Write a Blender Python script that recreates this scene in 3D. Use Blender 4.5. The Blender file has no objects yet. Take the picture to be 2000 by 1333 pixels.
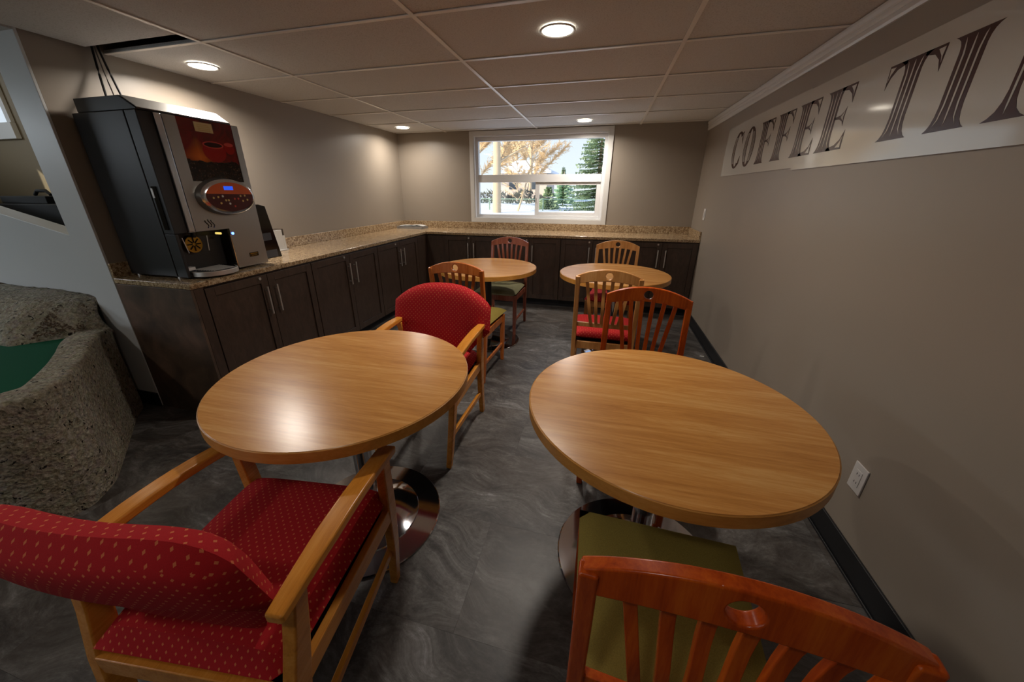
import bpy, bmesh, math, random
from mathutils import Vector, Matrix
random.seed(7)
C = bpy.context.scene.collection
PI = math.pi
# ------------------------------------------------------------------ camera
cam_d = bpy.data.cameras.new('camera'); cam = bpy.data.objects.new('camera', cam_d); C.objects.link(cam)
bpy.context.scene.camera = cam
F, YAW, PIT, ROL, CX, CY = 704.015, .2597, .3724, .0015, 981.664, 647.849
cam_d.sensor_width = 36; cam_d.lens = F/2000*36
cam_d.shift_x = (1000-CX)/2000; cam_d.shift_y = (CY-666.5)/2000
cam_d.clip_start = .02; cam_d.clip_end = 300
r_ = Vector((math.cos(YAW), math.sin(YAW), 0)); f_ = Vector((-math.sin(YAW)*math.cos(PIT), math.cos(YAW)*math.cos(PIT), -math.sin(PIT)))
u_ = r_.cross(f_)
rr = math.cos(ROL)*r_+math.sin(ROL)*u_; uu = -math.sin(ROL)*r_+math.cos(ROL)*u_
mw = Matrix((rr, uu, -f_)).transposed().to_4x4(); mw.translation = Vector((0, 0, 1.4)); cam.matrix_world = mw
# ------------------------------------------------------------------ world, sun, exposure
sc = bpy.context.scene
sc.view_settings.view_transform = 'Standard'; sc.view_settings.look = 'None'
sc.view_settings.exposure = 0.0; sc.view_settings.gamma = 1.0; sc.view_settings.use_curve_mapping = False
W = bpy.data.worlds.new('world'); sc.world = W; W.use_nodes = True
wn = W.node_tree.nodes; wl = W.node_tree.links; wn.clear()
wo = wn.new('ShaderNodeOutputWorld'); wb = wn.new('ShaderNodeBackground'); wl.new(wb.outputs[0], wo.inputs[0])
tcw = wn.new('ShaderNodeTexCoord'); sep = wn.new('ShaderNodeSeparateXYZ'); wl.new(tcw.outputs['Generated'], sep.inputs[0])
cr = wn.new('ShaderNodeValToRGB'); wl.new(sep.outputs[2], cr.inputs[0])
cr.color_ramp.elements[0].position = .0; cr.color_ramp.elements[0].color = (.90, .93, .98, 1)
cr.color_ramp.elements[1].position = .5; cr.color_ramp.elements[1].color = (.42, .60, 1, 1)
wl.new(cr.outputs[0], wb.inputs[0]); wb.inputs[1].default_value = 1.25
sund = bpy.data.lights.new('sun', 'SUN'); sund.energy = 7; sund.angle = .01; sund.color = (1, .9, .76)
sun = bpy.data.objects.new('sun', sund); C.objects.link(sun)
sun.rotation_euler = Vector((-.62, -.55, .5)).to_track_quat('Z', 'Y').to_euler()
LAMP_W = 15.5       # every ceiling downlight
DAY_W = 44.0        # daylight through the big window behind the camera
def area(name, loc, target, w, h, power, col, spread=PI):
    d = bpy.data.lights.new(name, 'AREA'); d.shape = 'RECTANGLE'; d.size = w; d.size_y = h; d.energy = power; d.color = col; d.spread = spread
    o = bpy.data.objects.new(name, d); C.objects.link(o); o.location = loc
    o.rotation_euler = (Vector(target)-Vector(loc)).to_track_quat('-Z', 'Y').to_euler(); return o
area('window_daylight', (-4.6, -3.5, 1.35), (-3.4, 1.0, .8), 2.0, 1.2, DAY_W*.25, (.90, .95, 1))
area('high_window_daylight', (-6.93, .1, 2.38), (.2, 1.15, .7), 2.2, .8, DAY_W, (.86, .93, 1))
area('stairwell_fill_light', (-4.3, 2.1, 2.7), (-4.3, 2.1, 0), .4, .4, 5, (1, .88, .66))  # unseen fill light, added to brighten the dark stairwell wall
po = area('window_portal', (-.877, 5.2, 1.555), (-.877, 0, 1.555), 1.71, 1.02, 1, (1, 1, 1)); po.data.cycles.is_portal = True
# ------------------------------------------------------------------ helpers
def lin(c):
    return tuple(((v/255)/12.92 if v/255 <= .04045 else ((v/255+.055)/1.055)**2.4) for v in c)+(1,)
def mat(name, col, rough=.5, metal=0., spec=.5, emit=None, es=0, coat=0):
    m = bpy.data.materials.new(name); m.use_nodes = True; b = m.node_tree.nodes['Principled BSDF']
    b.inputs['Base Color'].default_value = lin(col); b.inputs['Roughness'].default_value = rough
    b.inputs['Metallic'].default_value = metal; b.inputs['Specular IOR Level'].default_value = spec
    if coat: b.inputs['Coat Weight'].default_value = coat; b.inputs['Coat Roughness'].default_value = .12
    if emit: b.inputs['Emission Color'].default_value = lin(emit); b.inputs['Emission Strength'].default_value = es
    return m
class NT:
    def __init__(s, m): s.n = m.node_tree.nodes; s.l = m.node_tree.links; s.b = s.n['Principled BSDF']
    def new(s, t, **k):
        o = s.n.new('ShaderNode'+t)
        for a, v in k.items(): setattr(o, a, v)
        return o
    def con(s, a, b): s.l.new(a, b)
    def coords(s, scale=(1, 1, 1), rot=(0, 0, 0), kind='Object', rnd=0):
        t = s.new('TexCoord'); mp = s.new('Mapping'); mp.inputs['Scale'].default_value = scale; mp.inputs['Rotation'].default_value = rot
        s.con(t.outputs[kind], mp.inputs[0])
        if rnd:
            oi = s.new('ObjectInfo'); m = s.new('Math', operation='MULTIPLY'); m.inputs[1].default_value = rnd; s.con(oi.outputs['Random'], m.inputs[0])
            s.con(m.outputs[0], mp.inputs['Location'])
        return mp.outputs[0]
    def noise(s, v, scale, detail=4, rough=.5, dist=0):
        n = s.new('TexNoise'); n.inputs['Scale'].default_value = scale; n.inputs['Detail'].default_value = detail
        n.inputs['Roughness'].default_value = rough; n.inputs['Distortion'].default_value = dist; s.con(v, n.inputs['Vector']); return n.outputs['Fac']
    def ramp(s, v, stops):
        r = s.new('ValToRGB'); e = r.color_ramp.elements
        while len(e) < len(stops): e.new(.5)
        for i, (p, c) in enumerate(stops): e[i].position = p; e[i].color = lin(c)
        s.con(v, r.inputs[0]); return r.outputs[0]
    def mixc(s, f, a, b, mode='MIX'):
        m = s.new('Mix', data_type='RGBA', blend_type=mode)
        for i, v in ((0, f), (6, a), (7, b)):
            if isinstance(v, (int, float)): m.inputs[i].default_value = v
            elif isinstance(v, tuple): m.inputs[i].default_value = v
            else: s.con(v, m.inputs[i])
        return m.outputs[2]
    def bump(s, v, strength=.2, dist=.01):
        b = s.new('Bump'); b.inputs['Strength'].default_value = strength; b.inputs['Distance'].default_value = dist
        s.con(v, b.inputs['Height']); s.con(b.outputs[0], s.b.inputs['Normal'])
    def math(s, op, a, b=None, c=None):
        m = s.new('Math', operation=op)
        for i, v in enumerate((a, b, c)):
            if v is None: continue
            if isinstance(v, (int, float)): m.inputs[i].default_value = v
            else: s.con(v, m.inputs[i])
        return m.outputs[0]
    def base(s, c): s.con(c, s.b.inputs['Base Color'])
# ------------------------------------------------------------------ materials
def paint(name, col, rough=.55, spec=.4):
    m = mat(name, col, rough, spec=spec); t = NT(m); v = t.coords()
    t.bump(t.noise(v, 260, 2), .06, .002)
    t.base(t.mixc(t.noise(v, 1.3, 3), lin(tuple(c*.97 for c in col)), lin(tuple(min(255, c*1.03) for c in col)))); return m
M_wall = paint('wall_paint', (149, 138, 125), .42, .5)
M_white = paint('white_paint', (206, 208, 208), .4)
M_trim = mat('white_trim', (212, 210, 206), .35)
M_vinyl = mat('window_vinyl', (222, 222, 222), .3)
M_black = mat('black_rubber', (22, 23, 26), .45)
M_far = paint('beige_far_wall', (120, 104, 76), .6)
def mk_ceil():
    m = mat('ceiling_tile', (190, 187, 184), .9, spec=.2); t = NT(m); v = t.coords(rnd=20)
    n = t.noise(v, 170, 3, .7); t.base(t.ramp(n, [(.3, (176, 174, 171)), (.46, (208, 207, 205)), (.7, (214, 213, 211))]))
    t.bump(n, .35, .003); return m
M_tile = mk_ceil()
M_tee = mat('white_tee', (236, 233, 228), .3)
def mk_floor():
    m = mat('floor_vinyl', (70, 70, 70), .42, spec=.45); t = NT(m)
    v = t.coords(rnd=6)
    def warp(vv, sc_, amt):
        w = t.new('TexNoise'); w.inputs['Scale'].default_value = sc_; w.inputs['Detail'].default_value = 2; t.con(vv, w.inputs['Vector'])
        q = t.new('VectorMath', operation='MULTIPLY_ADD'); t.con(w.outputs['Color'], q.inputs[0]); q.inputs[1].default_value = (amt, amt, 0); t.con(vv, q.inputs[2]); return q.outputs[0]
    wv = warp(warp(v, 1.7, .6), 7, .05)
    def st(rot, sx, sy, sc_, det, ro):
        mp = t.new('Mapping'); mp.inputs['Scale'].default_value = (sx, sy, 1); mp.inputs['Rotation'].default_value = (0, 0, rot); t.con(wv, mp.inputs[0]); return t.noise(mp.outputs[0], sc_, det, ro, .25)
    n = st(.5, 1, 2.4, 3.0, 10, .72); n2 = st(-.5, 1.2, 5.0, 9, 10, .8); n3 = t.noise(v, 60, 4, .7)
    mixn = t.math('ADD', t.math('MULTIPLY', n, .5), t.math('ADD', t.math('MULTIPLY', n2, .38), t.math('MULTIPLY', n3, .12)))
    c = t.ramp(mixn, [(.38, (32, 31, 31)), (.46, (66, 62, 60)), (.51, (86, 83, 80)), (.57, (112, 109, 107)), (.65, (160, 160, 161))])
    c = t.mixc(t.ramp(t.noise(v, 2.3, 3), [(.4, (0, 0, 0)), (.65, (170, 170, 170))]), c, lin((84, 74, 66)))
    t.base(c); t.con(t.math('ADD', .32, t.math('MULTIPLY', n2, .25)), t.b.inputs['Roughness'])
    t.bump(mixn, .12, .003); return m
M_floor = mk_floor()
def mk_granite():
    m = mat('granite_laminate', (160, 130, 95), .16, spec=.55); t = NT(m); v = t.coords()
    a = t.noise(v, 55, 5, .75); b = t.noise(v, 120, 3, .7, .5)
    vo = t.new('TexVoronoi'); vo.inputs['Scale'].default_value = 130; t.con(v, vo.inputs['Vector'])
    s = t.math('ADD', t.math('MULTIPLY', a, .55), t.math('MULTIPLY', b, .45))
    c = t.ramp(s, [(.36, (66, 50, 36)), (.44, (124, 98, 70)), (.51, (172, 146, 112)), (.58, (198, 176, 142)), (.68, (218, 204, 180))])
    c = t.mixc(t.math('GREATER_THAN', t.noise(v, 210, 2), .66), c, lin((48, 34, 24)))
    t.base(c); return m
M_gran = mk_granite()
def mk_cab():
    m = mat('espresso_wood', (52, 38, 30), .35, spec=.5); t = NT(m)
    v = t.coords(scale=(1, 1, .28)); n = t.noise(v, 34, 6, .65, 1.2); n2 = t.noise(t.coords(), 3.5, 3)
    c = t.ramp(n, [(.3, (50, 38, 31)), (.5, (66, 51, 42)), (.7, (80, 62, 51))])
    c = t.mixc(t.math('MULTIPLY', n2, .5), c, lin((78, 66, 58))); t.base(c); t.bump(n, .05, .002); return m
M_cab = mk_cab()
M_panel = mat('mottled_panel', (84, 70, 60), .4)
def mk_pan():
    t = NT(M_panel); v = t.coords(scale=(1, 1, .8)); n = t.noise(v, 6, 5, .6, .6); t.base(t.ramp(n, [(.3, (62, 52, 46)), (.5, (88, 72, 60)), (.68, (112, 88, 74))]))
mk_pan()
def mk_wood(name, dark, mid, light, axis='x', rough=.3, k=1., coat=0, spec=.5):
    m = mat(name, mid, rough, spec=spec, coat=coat); t = NT(m)
    s = {'x': (.5, 7, 7), 'y': (7, .5, 7), 'z': (7, 7, .5)}[axis]
    v = t.coords(scale=tuple(q*k for q in s), rnd=30)
    n = t.noise(v, 2.2, 7, .62, .9); n2 = t.noise(v, 16, 5, .7, .3)
    s2 = t.math('ADD', t.math('MULTIPLY', n, .62), t.math('MULTIPLY', n2, .38))
    t.base(t.ramp(s2, [(.32, dark), (.5, mid), (.66, light)])); t.bump(s2, .05, .002); return m
M_oak = mk_wood('oak_laminate', (168, 108, 46), (200, 139, 70), (218, 166, 98), 'x', .27, 1.1)
M_band = mk_wood('oak_edge', (168, 110, 44), (192, 134, 60), (206, 150, 78), 'x', .35, 1.)
M_arm = mk_wood('honey_wood', (176, 108, 36), (206, 134, 48), (220, 154, 70), 'y', .26, 1.2)
M_cherry = mk_wood('cherry_wood', (140, 46, 6), (182, 72, 10), (204, 96, 20), 'z', .24, 1.2)
M_cherry2 = mk_wood('rosy_cherry_wood', (120, 62, 44), (150, 84, 62), (170, 104, 80), 'z', .26, 1.2)
M_brown = mk_wood('amber_wood', (152, 76, 28), (188, 104, 42), (206, 124, 60), 'z', .24, 1.2)
M_light = mk_wood('light_wood', (168, 110, 54), (196, 138, 78), (212, 160, 102), 'z', .28, 1.2)
def mk_red(name, a, dot):
    m = mat(name, a, .85, spec=.2); t = NT(m); v = t.coords(kind='UV')
    sp = t.new('SeparateXYZ'); t.con(v, sp.inputs[0])
    P = .024
    def cell(off):
        fx = t.math('SUBTRACT', t.math('FRACT', t.math('ADD', t.math('DIVIDE', sp.outputs[0], P), off)), .5)
        fy = t.math('SUBTRACT', t.math('FRACT', t.math('ADD', t.math('DIVIDE', sp.outputs[1], P), off)), .5)
        d = t.math('ADD', t.math('ABSOLUTE', fx), t.math('MULTIPLY', t.math('ABSOLUTE', fy), .8)); return t.math('LESS_THAN', d, .115)
    k = t.math('MAXIMUM', cell(0), cell(.5))
    n = t.noise(v, 900, 2); c = t.mixc(n, lin(tuple(q*.82 for q in a)), lin(tuple(min(255, q*1.12) for q in a)))
    c = t.mixc(t.math('MULTIPLY', k, .62), c, lin(dot)); t.base(c)
    t.bump(t.math('ADD', n, t.math('MULTIPLY', k, .5)), .25, .002); return m
M_red = mk_red('red_dotted_fabric', (178, 32, 38), (226, 142, 90))
M_redp = mat('red_piping', (150, 26, 30), .8, spec=.2)
def mk_fab(name, col):
    m = mat(name, col, .9, spec=.15); t = NT(m); v = t.coords(); n = t.noise(v, 420, 3, .7)
    t.base(t.mixc(n, lin(tuple(q*.75 for q in col)), lin(tuple(min(255, q*1.2) for q in col)))); t.bump(n, .3, .002); return m
M_green = mk_fab('olive_fabric', (144, 128, 64)); M_greenl = mk_fab('sage_fabric', (140, 136, 102))
M_felt = mk_fab('green_felt', (0, 74, 48))
M_chrome = mat('chrome', (205, 205, 210), .09, 1.)
M_steel = mat('brushed_steel', (206, 202, 196), .42, .8)
def mk_conc():
    m = mat('exposed_aggregate', (110, 102, 84), .85, spec=.25); t = NT(m); v = t.coords()
    vo = t.new('TexVoronoi'); vo.inputs['Scale'].default_value = 46; t.con(v, vo.inputs['Vector'])
    vo2 = t.new('TexVoronoi'); vo2.inputs['Scale'].default_value = 95; t.con(v, vo2.inputs['Vector'])
    n = t.noise(v, 60, 5, .75); n3 = t.noise(v, 5, 3)
    c = t.ramp(n, [(.30, (66, 56, 42)), (.42, (132, 119, 93)), (.54, (176, 164, 135)), (.68, (216, 206, 180))])
    g = t.new('HueSaturation'); g.inputs['Saturation'].default_value = .25; g.inputs['Value'].default_value = .75; t.con(vo.outputs['Color'], g.inputs['Color'])
    c = t.mixc(.2, c, g.outputs[0]); c = t.mixc(t.math('MULTIPLY', n3, .6), c, lin((66, 54, 40)))
    c = t.mixc(t.math('GREATER_THAN', t.noise(v, 38, 3, .65), .64), c, lin((28, 22, 17)))
    t.base(c)
    h = t.math('ADD', t.math('MULTIPLY', vo.outputs['Distance'], .8), t.math('ADD', t.math('MULTIPLY', vo2.outputs['Distance'], .5), t.math('MULTIPLY', n, .8)))
    t.bump(h, .9, .012); return m
M_conc = mk_conc()
M_machblk = mat('machine_black', (30, 29, 29), .42); M_gloss = mat('gloss_black', (12, 12, 14), .12)
M_silver = mat('machine_silver', (158, 156, 152), .36, .85); M_strip = mat('bright_strip', (205, 208, 214), .16, 1.)
def mk_poster():
    m = mat('coffee_poster', (90, 14, 10), .15); t = NT(m); v = t.coords(kind='UV'); sp = t.new('SeparateXYZ'); t.con(v, sp.inputs[0])
    u, w = sp.outputs[0], sp.outputs[1]
    n = t.noise(v, 3, 4, .5, 1)
    c = t.ramp(n, [(.3, (70, 10, 8)), (.5, (118, 16, 12)), (.7, (60, 12, 10))])
    glow = t.math('SUBTRACT', 1, t.math('MULTIPLY', 3., t.math('ADD', t.math('ABSOLUTE', t.math('SUBTRACT', u, .25)), t.math('ABSOLUTE', t.math('SUBTRACT', w, .42)))))
    c = t.mixc(t.math('MAXIMUM', glow, 0), c, lin((214, 110, 30)))
    def cup(cu, cw, ru, rw, col, c):
        e = t.math('ADD', t.math('POWER', t.math('DIVIDE', t.math('SUBTRACT', u, cu), ru), 2), t.math('POWER', t.math('DIVIDE', t.math('SUBTRACT', w, cw), rw), 2))
        return t.mixc(t.math('LESS_THAN', e, 1), c, lin(col))
    c = cup(.55, .52, .22, .17, (150, 18, 14), c); c = cup(.55, .63, .2, .055, (196, 70, 60), c); c = cup(.55, .63, .17, .04, (48, 14, 12), c)
    c = cup(.86, .60, .1, .1, (150, 18, 14), c); c = cup(.86, .66, .095, .03, (196, 70, 60), c)
    vo = t.new('TexVoronoi'); vo.inputs['Scale'].default_value = 26; t.con(v, vo.inputs['Vector'])
    bean = t.ramp(vo.outputs['Distance'], [(0., (66, 40, 22)), (.5, (34, 18, 10)), (.8, (10, 6, 4))])
    low = t.math('LESS_THAN', w, t.math('ADD', .26, t.math('MULTIPLY', n, .22))); c = t.mixc(low, c, bean)
    t.base(c); return m
M_poster = mk_poster()
M_under = mat('grey_backing_sheet', (150, 146, 146), .5)
M_cream = mat('cream_label', (206, 186, 130), .5); M_gold = mat('brass', (170, 140, 60), .3, 1.)
M_orange = mat('orange_panel', (196, 84, 20), .3); M_dkred = mat('dark_red_panel', (70, 12, 12), .25); M_lcd = mat('blue_lcd', (30, 60, 160), .2, emit=(40, 90, 235), es=.9)
M_btn = mat('gold_button', (196, 160, 90), .4); M_btnw = mat('white_button', (210, 205, 200), .4); M_btnr = mat('red_button', (190, 50, 30), .4)
M_led = mat('blue_led', (60, 90, 255), .3, emit=(70, 110, 255), es=9); M_yglow = mat('yellow_glow', (240, 220, 120), .3, emit=(255, 225, 120), es=.8)
M_paper = mat('paper', (200, 198, 194), .6); M_greyp = mat('grey_tray', (150, 150, 150), .5)
M_sign = mat('sign_board', (196, 193, 184), .08, spec=.7); M_ink = mat('brown_lettering', (66, 34, 30), .22)
M_plate = mat('white_plastic', (208, 204, 200), .35); M_slot = mat('outlet_slot', (40, 38, 36), .5)
M_cable = mat('black_cable', (16, 15, 15), .5); M_cableg = mat('grey_cable', (120, 116, 110), .5)
M_darkbox = mat('black_box', (9, 9, 9), .8)
M_napk = mat('dark_bronze', (78, 66, 54), .35, .3)
M_void = mat('plenum_dark', (26, 25, 24), .9)
M_lamp = mat('lamp_diffuser', (255, 250, 240), .4, emit=(255, 244, 226), es=9)
M_snow = mat('snow', (232, 234, 240), .8); M_bark = paint('pale_bark', (206, 182, 150), .9)
M_twig = mat('dry_twigs', (226, 194, 150), .9); M_spruce = mat('spruce_needles', (168, 184, 142), .9); M_spruce2 = mat('blue_spruce_needles', (176, 204, 170), .9)
M_fence = mat('galvanised_fence', (150, 172, 150), .5, .3); M_siding = mat('house_siding', (206, 186, 170), .8); M_hedge = mat('dark_hedge', (92, 92, 84), .9)
M_sidingdk = mat('house_window', (70, 76, 84), .3)
def mk_glass():
    m = bpy.data.materials.new('window_glass'); m.use_nodes = True; n = m.node_tree.nodes; l = m.node_tree.links; n.clear()
    o = n.new('ShaderNodeOutputMaterial'); tr = n.new('ShaderNodeBsdfTransparent'); tr.inputs[0].default_value = (.94, .97, .96, 1)
    g = n.new('ShaderNodeBsdfGlossy'); g.inputs['Roughness'].default_value = .01
    fr = n.new('ShaderNodeFresnel'); fr.inputs[0].default_value = 1.45; ge = n.new('ShaderNodeNewGeometry'); mi = n.new('ShaderNodeMapRange'); mi.inputs[3].default_value = 1.45; mi.inputs[4].default_value = 1/1.45; l.new(ge.outputs['Backfacing'], mi.inputs[0]); l.new(mi.outputs[0], fr.inputs[0]); mx = n.new('ShaderNodeMixShader')
    l.new(fr.outputs[0], mx.inputs[0]); l.new(tr.outputs[0], mx.inputs[1]); l.new(g.outputs[0], mx.inputs[2]); l.new(mx.outputs[0], o.inputs[0]); return m
M_glass = mk_glass()
# ------------------------------------------------------------------ mesh builder
class B:
    def __init__(s): s.bm = bmesh.new(); s.uv = None
    def box(s, x0, x1, y0, y1, z0, z1):
        if x0 > x1: x0, x1 = x1, x0
        v = [s.bm.verts.new(p) for p in ((x0, y0, z0), (x1, y0, z0), (x1, y1, z0), (x0, y1, z0), (x0, y0, z1), (x1, y0, z1), (x1, y1, z1), (x0, y1, z1))]
        for f in ((0, 3, 2, 1), (4, 5, 6, 7), (0, 1, 5, 4), (1, 2, 6, 5), (2, 3, 7, 6), (3, 0, 4, 7)): s.bm.faces.new([v[i] for i in f])
        return s
    def sweep(s, pts, w, h, up=Vector((0, 0, 1)), taper=None, round_=0):
        """rectangular section swept along points; w along side, h along up"""
        pts = [Vector(p) for p in pts]; rings = []
        for i, p in enumerate(pts):
            t = (pts[min(i+1, len(pts)-1)]-pts[max(i-1, 0)]).normalized(); sd = t.cross(up).normalized(); n = sd.cross(t).normalized()
            k = taper[i] if taper else (1, 1)
            a, b = w/2*k[0], h/2*k[1]
            rings.append([s.bm.verts.new(p+sd*x*a+n*y*b) for x, y in ((-1, -1), (1, -1), (1, 1), (-1, 1))])
        for i in range(len(rings)-1):
            for j in range(4): s.bm.faces.new((rings[i][j], rings[i][(j+1) % 4], rings[i+1][(j+1) % 4], rings[i+1][j]))
        s.bm.faces.new(rings[0][::-1]); s.bm.faces.new(rings[-1]); return s
    def tube(s, pts, r, seg=8, radii=None):
        pts = [Vector(p) for p in pts]; rings = []; up = Vector((0, 0, 1))
        for i, p in enumerate(pts):
            t = (pts[min(i+1, len(pts)-1)]-pts[max(i-1, 0)]).normalized()
            if abs(t.z) > .95: up = Vector((0, 1, 0))
            else: up = Vector((0, 0, 1))
            a = t.cross(up).normalized(); b = a.cross(t); q = radii[i] if radii else r
            rings.append([s.bm.verts.new(p+q*(math.cos(2*PI*j/seg)*a+math.sin(2*PI*j/seg)*b)) for j in range(seg)])
        for i in range(len(rings)-1):
            for j in range(seg): s.bm.faces.new((rings[i][j], rings[i][(j+1) % seg], rings[i+1][(j+1) % seg], rings[i+1][j]))
        s.bm.faces.new(rings[0][::-1]); s.bm.faces.new(rings[-1]); return s
    def lathe(s, prof, seg=48, c=(0, 0), cap=True):
        rings = []
        for r, z in prof:
            if r < 1e-6: rings.append([s.bm.verts.new((c[0], c[1], z))])
            else: rings.append([s.bm.verts.new((c[0]+r*math.cos(2*PI*j/seg), c[1]+r*math.sin(2*PI*j/seg), z)) for j in range(seg)])
        for i in range(len(rings)-1):
            a, b = rings[i], rings[i+1]
            for j in range(seg):
                k = (j+1) % seg
                if len(a) == 1 and len(b) == 1: continue
                if len(a) == 1: s.bm.faces.new((a[0], b[k], b[j]))
                elif len(b) == 1: s.bm.faces.new((a[j], a[k], b[0]))
                else: s.bm.faces.new((a[j], a[k], b[k], b[j]))
        return s
    def prism(s, poly, f, d0, d1):
        """poly of (a,b); f(a,b,d)->xyz"""
        A = [s.bm.verts.new(f(a, b, d0)) for a, b in poly]; Bv = [s.bm.verts.new(f(a, b, d1)) for a, b in poly]; n = len(poly)
        s.bm.faces.new(A[::-1]); s.bm.faces.new(Bv)
        for i in range(n): s.bm.faces.new((A[i], A[(i+1) % n], Bv[(i+1) % n], Bv[i]))
        return s
    def boxuv(s):
        s.bm.normal_update(); L = s.bm.loops.layers.uv.new('UVMap')
        for f in s.bm.faces:
            n = f.normal; a = max(range(3), key=lambda i: abs(n[i]))
            for lp in f.loops:
                c = lp.vert.co; lp[L].uv = {0: (c.y, c.z), 1: (c.x, c.z), 2: (c.x, c.y)}[a]
        return s
    def obj(s, name, m, parent=None, smooth=False, bevel=0, seg=2, ang=35, sub=0, sharp=40):
        bmesh.ops.recalc_face_normals(s.bm, faces=s.bm.faces)
        me = bpy.data.meshes.new(name); s.bm.to_mesh(me); s.bm.free()
        o = bpy.data.objects.new(name, me); C.objects.link(o)
        if m: me.materials.append(m)
        if parent: o.parent = parent
        if smooth or bevel or sub:
            for p in me.polygons: p.use_smooth = True
        if bevel:
            b = o.modifiers.new('bevel', 'BEVEL'); b.width = bevel; b.segments = seg; b.limit_method = 'ANGLE'; b.angle_limit = math.radians(ang); b.harden_normals = True
        if sub:
            u = o.modifiers.new('sub', 'SUBSURF'); u.levels = sub; u.render_levels = sub
        if smooth and not bevel and not sub:
            me.set_sharp_from_angle(angle=math.radians(sharp))
        return o
def tag(o, label, cat, group=None, kind=None):
    o['label'] = label; o['category'] = cat
    if group: o['group'] = group
    if kind: o['kind'] = kind
    return o
def empty(name, loc=(0, 0, 0), rz=0):
    o = bpy.data.objects.new(name, None); C.objects.link(o); o.location = loc; o.rotation_euler = (0, 0, rz); o.empty_display_size = .1; return o
def thing(name, label, cat, loc=(0, 0, 0), rz=0, group=None): return tag(empty(name, loc, rz), label, cat, group)
def struct(o): o['kind'] = 'structure'; return o
def kids(o): return [c for c in bpy.data.objects if c.parent == o]
def dup(root, loc, rz, label, group=None):
    r = root.copy(); C.objects.link(r); r.location = loc; r.rotation_euler = (0, 0, rz); r['label'] = label
    if group: r['group'] = group
    for ch in KID[root.name]:
        c = ch.copy(); C.objects.link(c); c.parent = r
        for g in KID.get(ch.name, []):
            d = g.copy(); C.objects.link(d); d.parent = c
    return r
KID = {}
def reg(root):
    a = kids(root); KID[root.name] = a
    for c in a: KID[c.name] = kids(c)
# ------------------------------------------------------------------ room numbers
XR, XL, D, H = 1.055, -2.843, 5.03, 2.1255
WX0, WX1, WZ0, WZ1 = -1.735, -.02, 1.045, 2.065
TOP = 3.0
# floor
fl = struct(B().box(-7.1, XR+.15, -3.75, D+.15, -.12, -.006).obj('floor', M_void))
tmesh = B().box(0, .9136, 0, .4566, -.006, 0).obj('vinyl_tile', M_floor, fl); tmd = tmesh.data
k = 0
for j in range(-8, 11):
    y0 = .24+.457*j
    for i in range(-8, 3):
        x0 = .10+.914*i+(.457 if j % 2 else 0)
        if x0 > XR-.01 or y0 > D-.01 or (y0 > 2.5 and x0 < -3.8) or x0 < -7.1: continue
        xe, ye = min(x0+.9125, XR), min(y0+.4555, D)
        if xe-x0 < .9 or ye-y0 < .45:
            B().box(0, xe-x0, 0, ye-y0, -.006, 0).obj('vinyl_tile', M_floor, fl).location = (x0, y0, 0); continue
        if k == 0: o = tmesh
        else: o = tmesh.copy(); C.objects.link(o)
        o.location = (x0, y0, 0); k += 1
# ceiling
ce = struct(B().box(-7.1, XL-.2, -3.75, 2.72, TOP, TOP+.1).box(XL-.2, XR+.15, -3.75, D+.15, TOP, TOP+.1).obj('ceiling', M_void))
gx = [XL, -2.12, -.9, .32, XR]; g0, gp = 1.825, .6205
ys = [g0+gp*j for j in range(-6, 6)]+[D]; ys = [y for y in ys if y < D-.02]+[D]
TZ = H-.0005
def tile(x0, x1, y0, y1, cut=None):
    o = B().box(0, x1-x0, 0, y1-y0, 0, .016).obj('ceiling_tile', M_tile, ce); o.location = (x0, y0, TZ+.002); return o
for i in range(4):
    for j in range(len(ys)-1):
        x0, x1, y0, y1 = gx[i], gx[i+1], ys[j], ys[j+1]
        if i == 0 and abs(y1-g0) < .01: tile(x0+.03, x1-.006, y0-.05, y1-.1); continue      # the tile pushed back from the slot
        if i == 0 and y1 < g0: tile(x0+.03, x1-.006, y0-.05, y1-.052); continue
        tile(x0+.002, x1-.002, y0+.002, y1-.002)
for x in gx[1:4]:
    B().box(x-.011, x+.011, ys[0], D, TZ-.004, TZ).box(x-.002, x+.002, ys[0], D, TZ, TZ+.03).obj('main_tee', M_tee, ce)
for j, y in enumerate(ys[:-1]):
    for i in range(4):
        if i == 0 and y < g0-.01: continue
        B().box(gx[i]+.012, gx[i+1]-(.012 if i < 3 else 0), y-.011, y+.011, TZ-.004, TZ).obj('cross_tee', M_tee, ce)
struct(B().box(XL, XR, -3.6, ys[0], H, H+.02).obj('ceiling', M_tile))
struct(B().box(-5.85, XL-.001, -3.6, 1.472, H, H+.02).obj('ceiling', M_tile))  # unseen lowered hall ceiling, its edge placed to shade the white wall end
struct(B().box(-5.95, -5.85, -3.6, 1.472, H, TOP).box(-5.85, -3.07, 1.46, 1.472, H+.02, TOP).obj('shading_soffit', M_wall))  # unseen, added with the lowered ceiling to block high daylight
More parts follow.
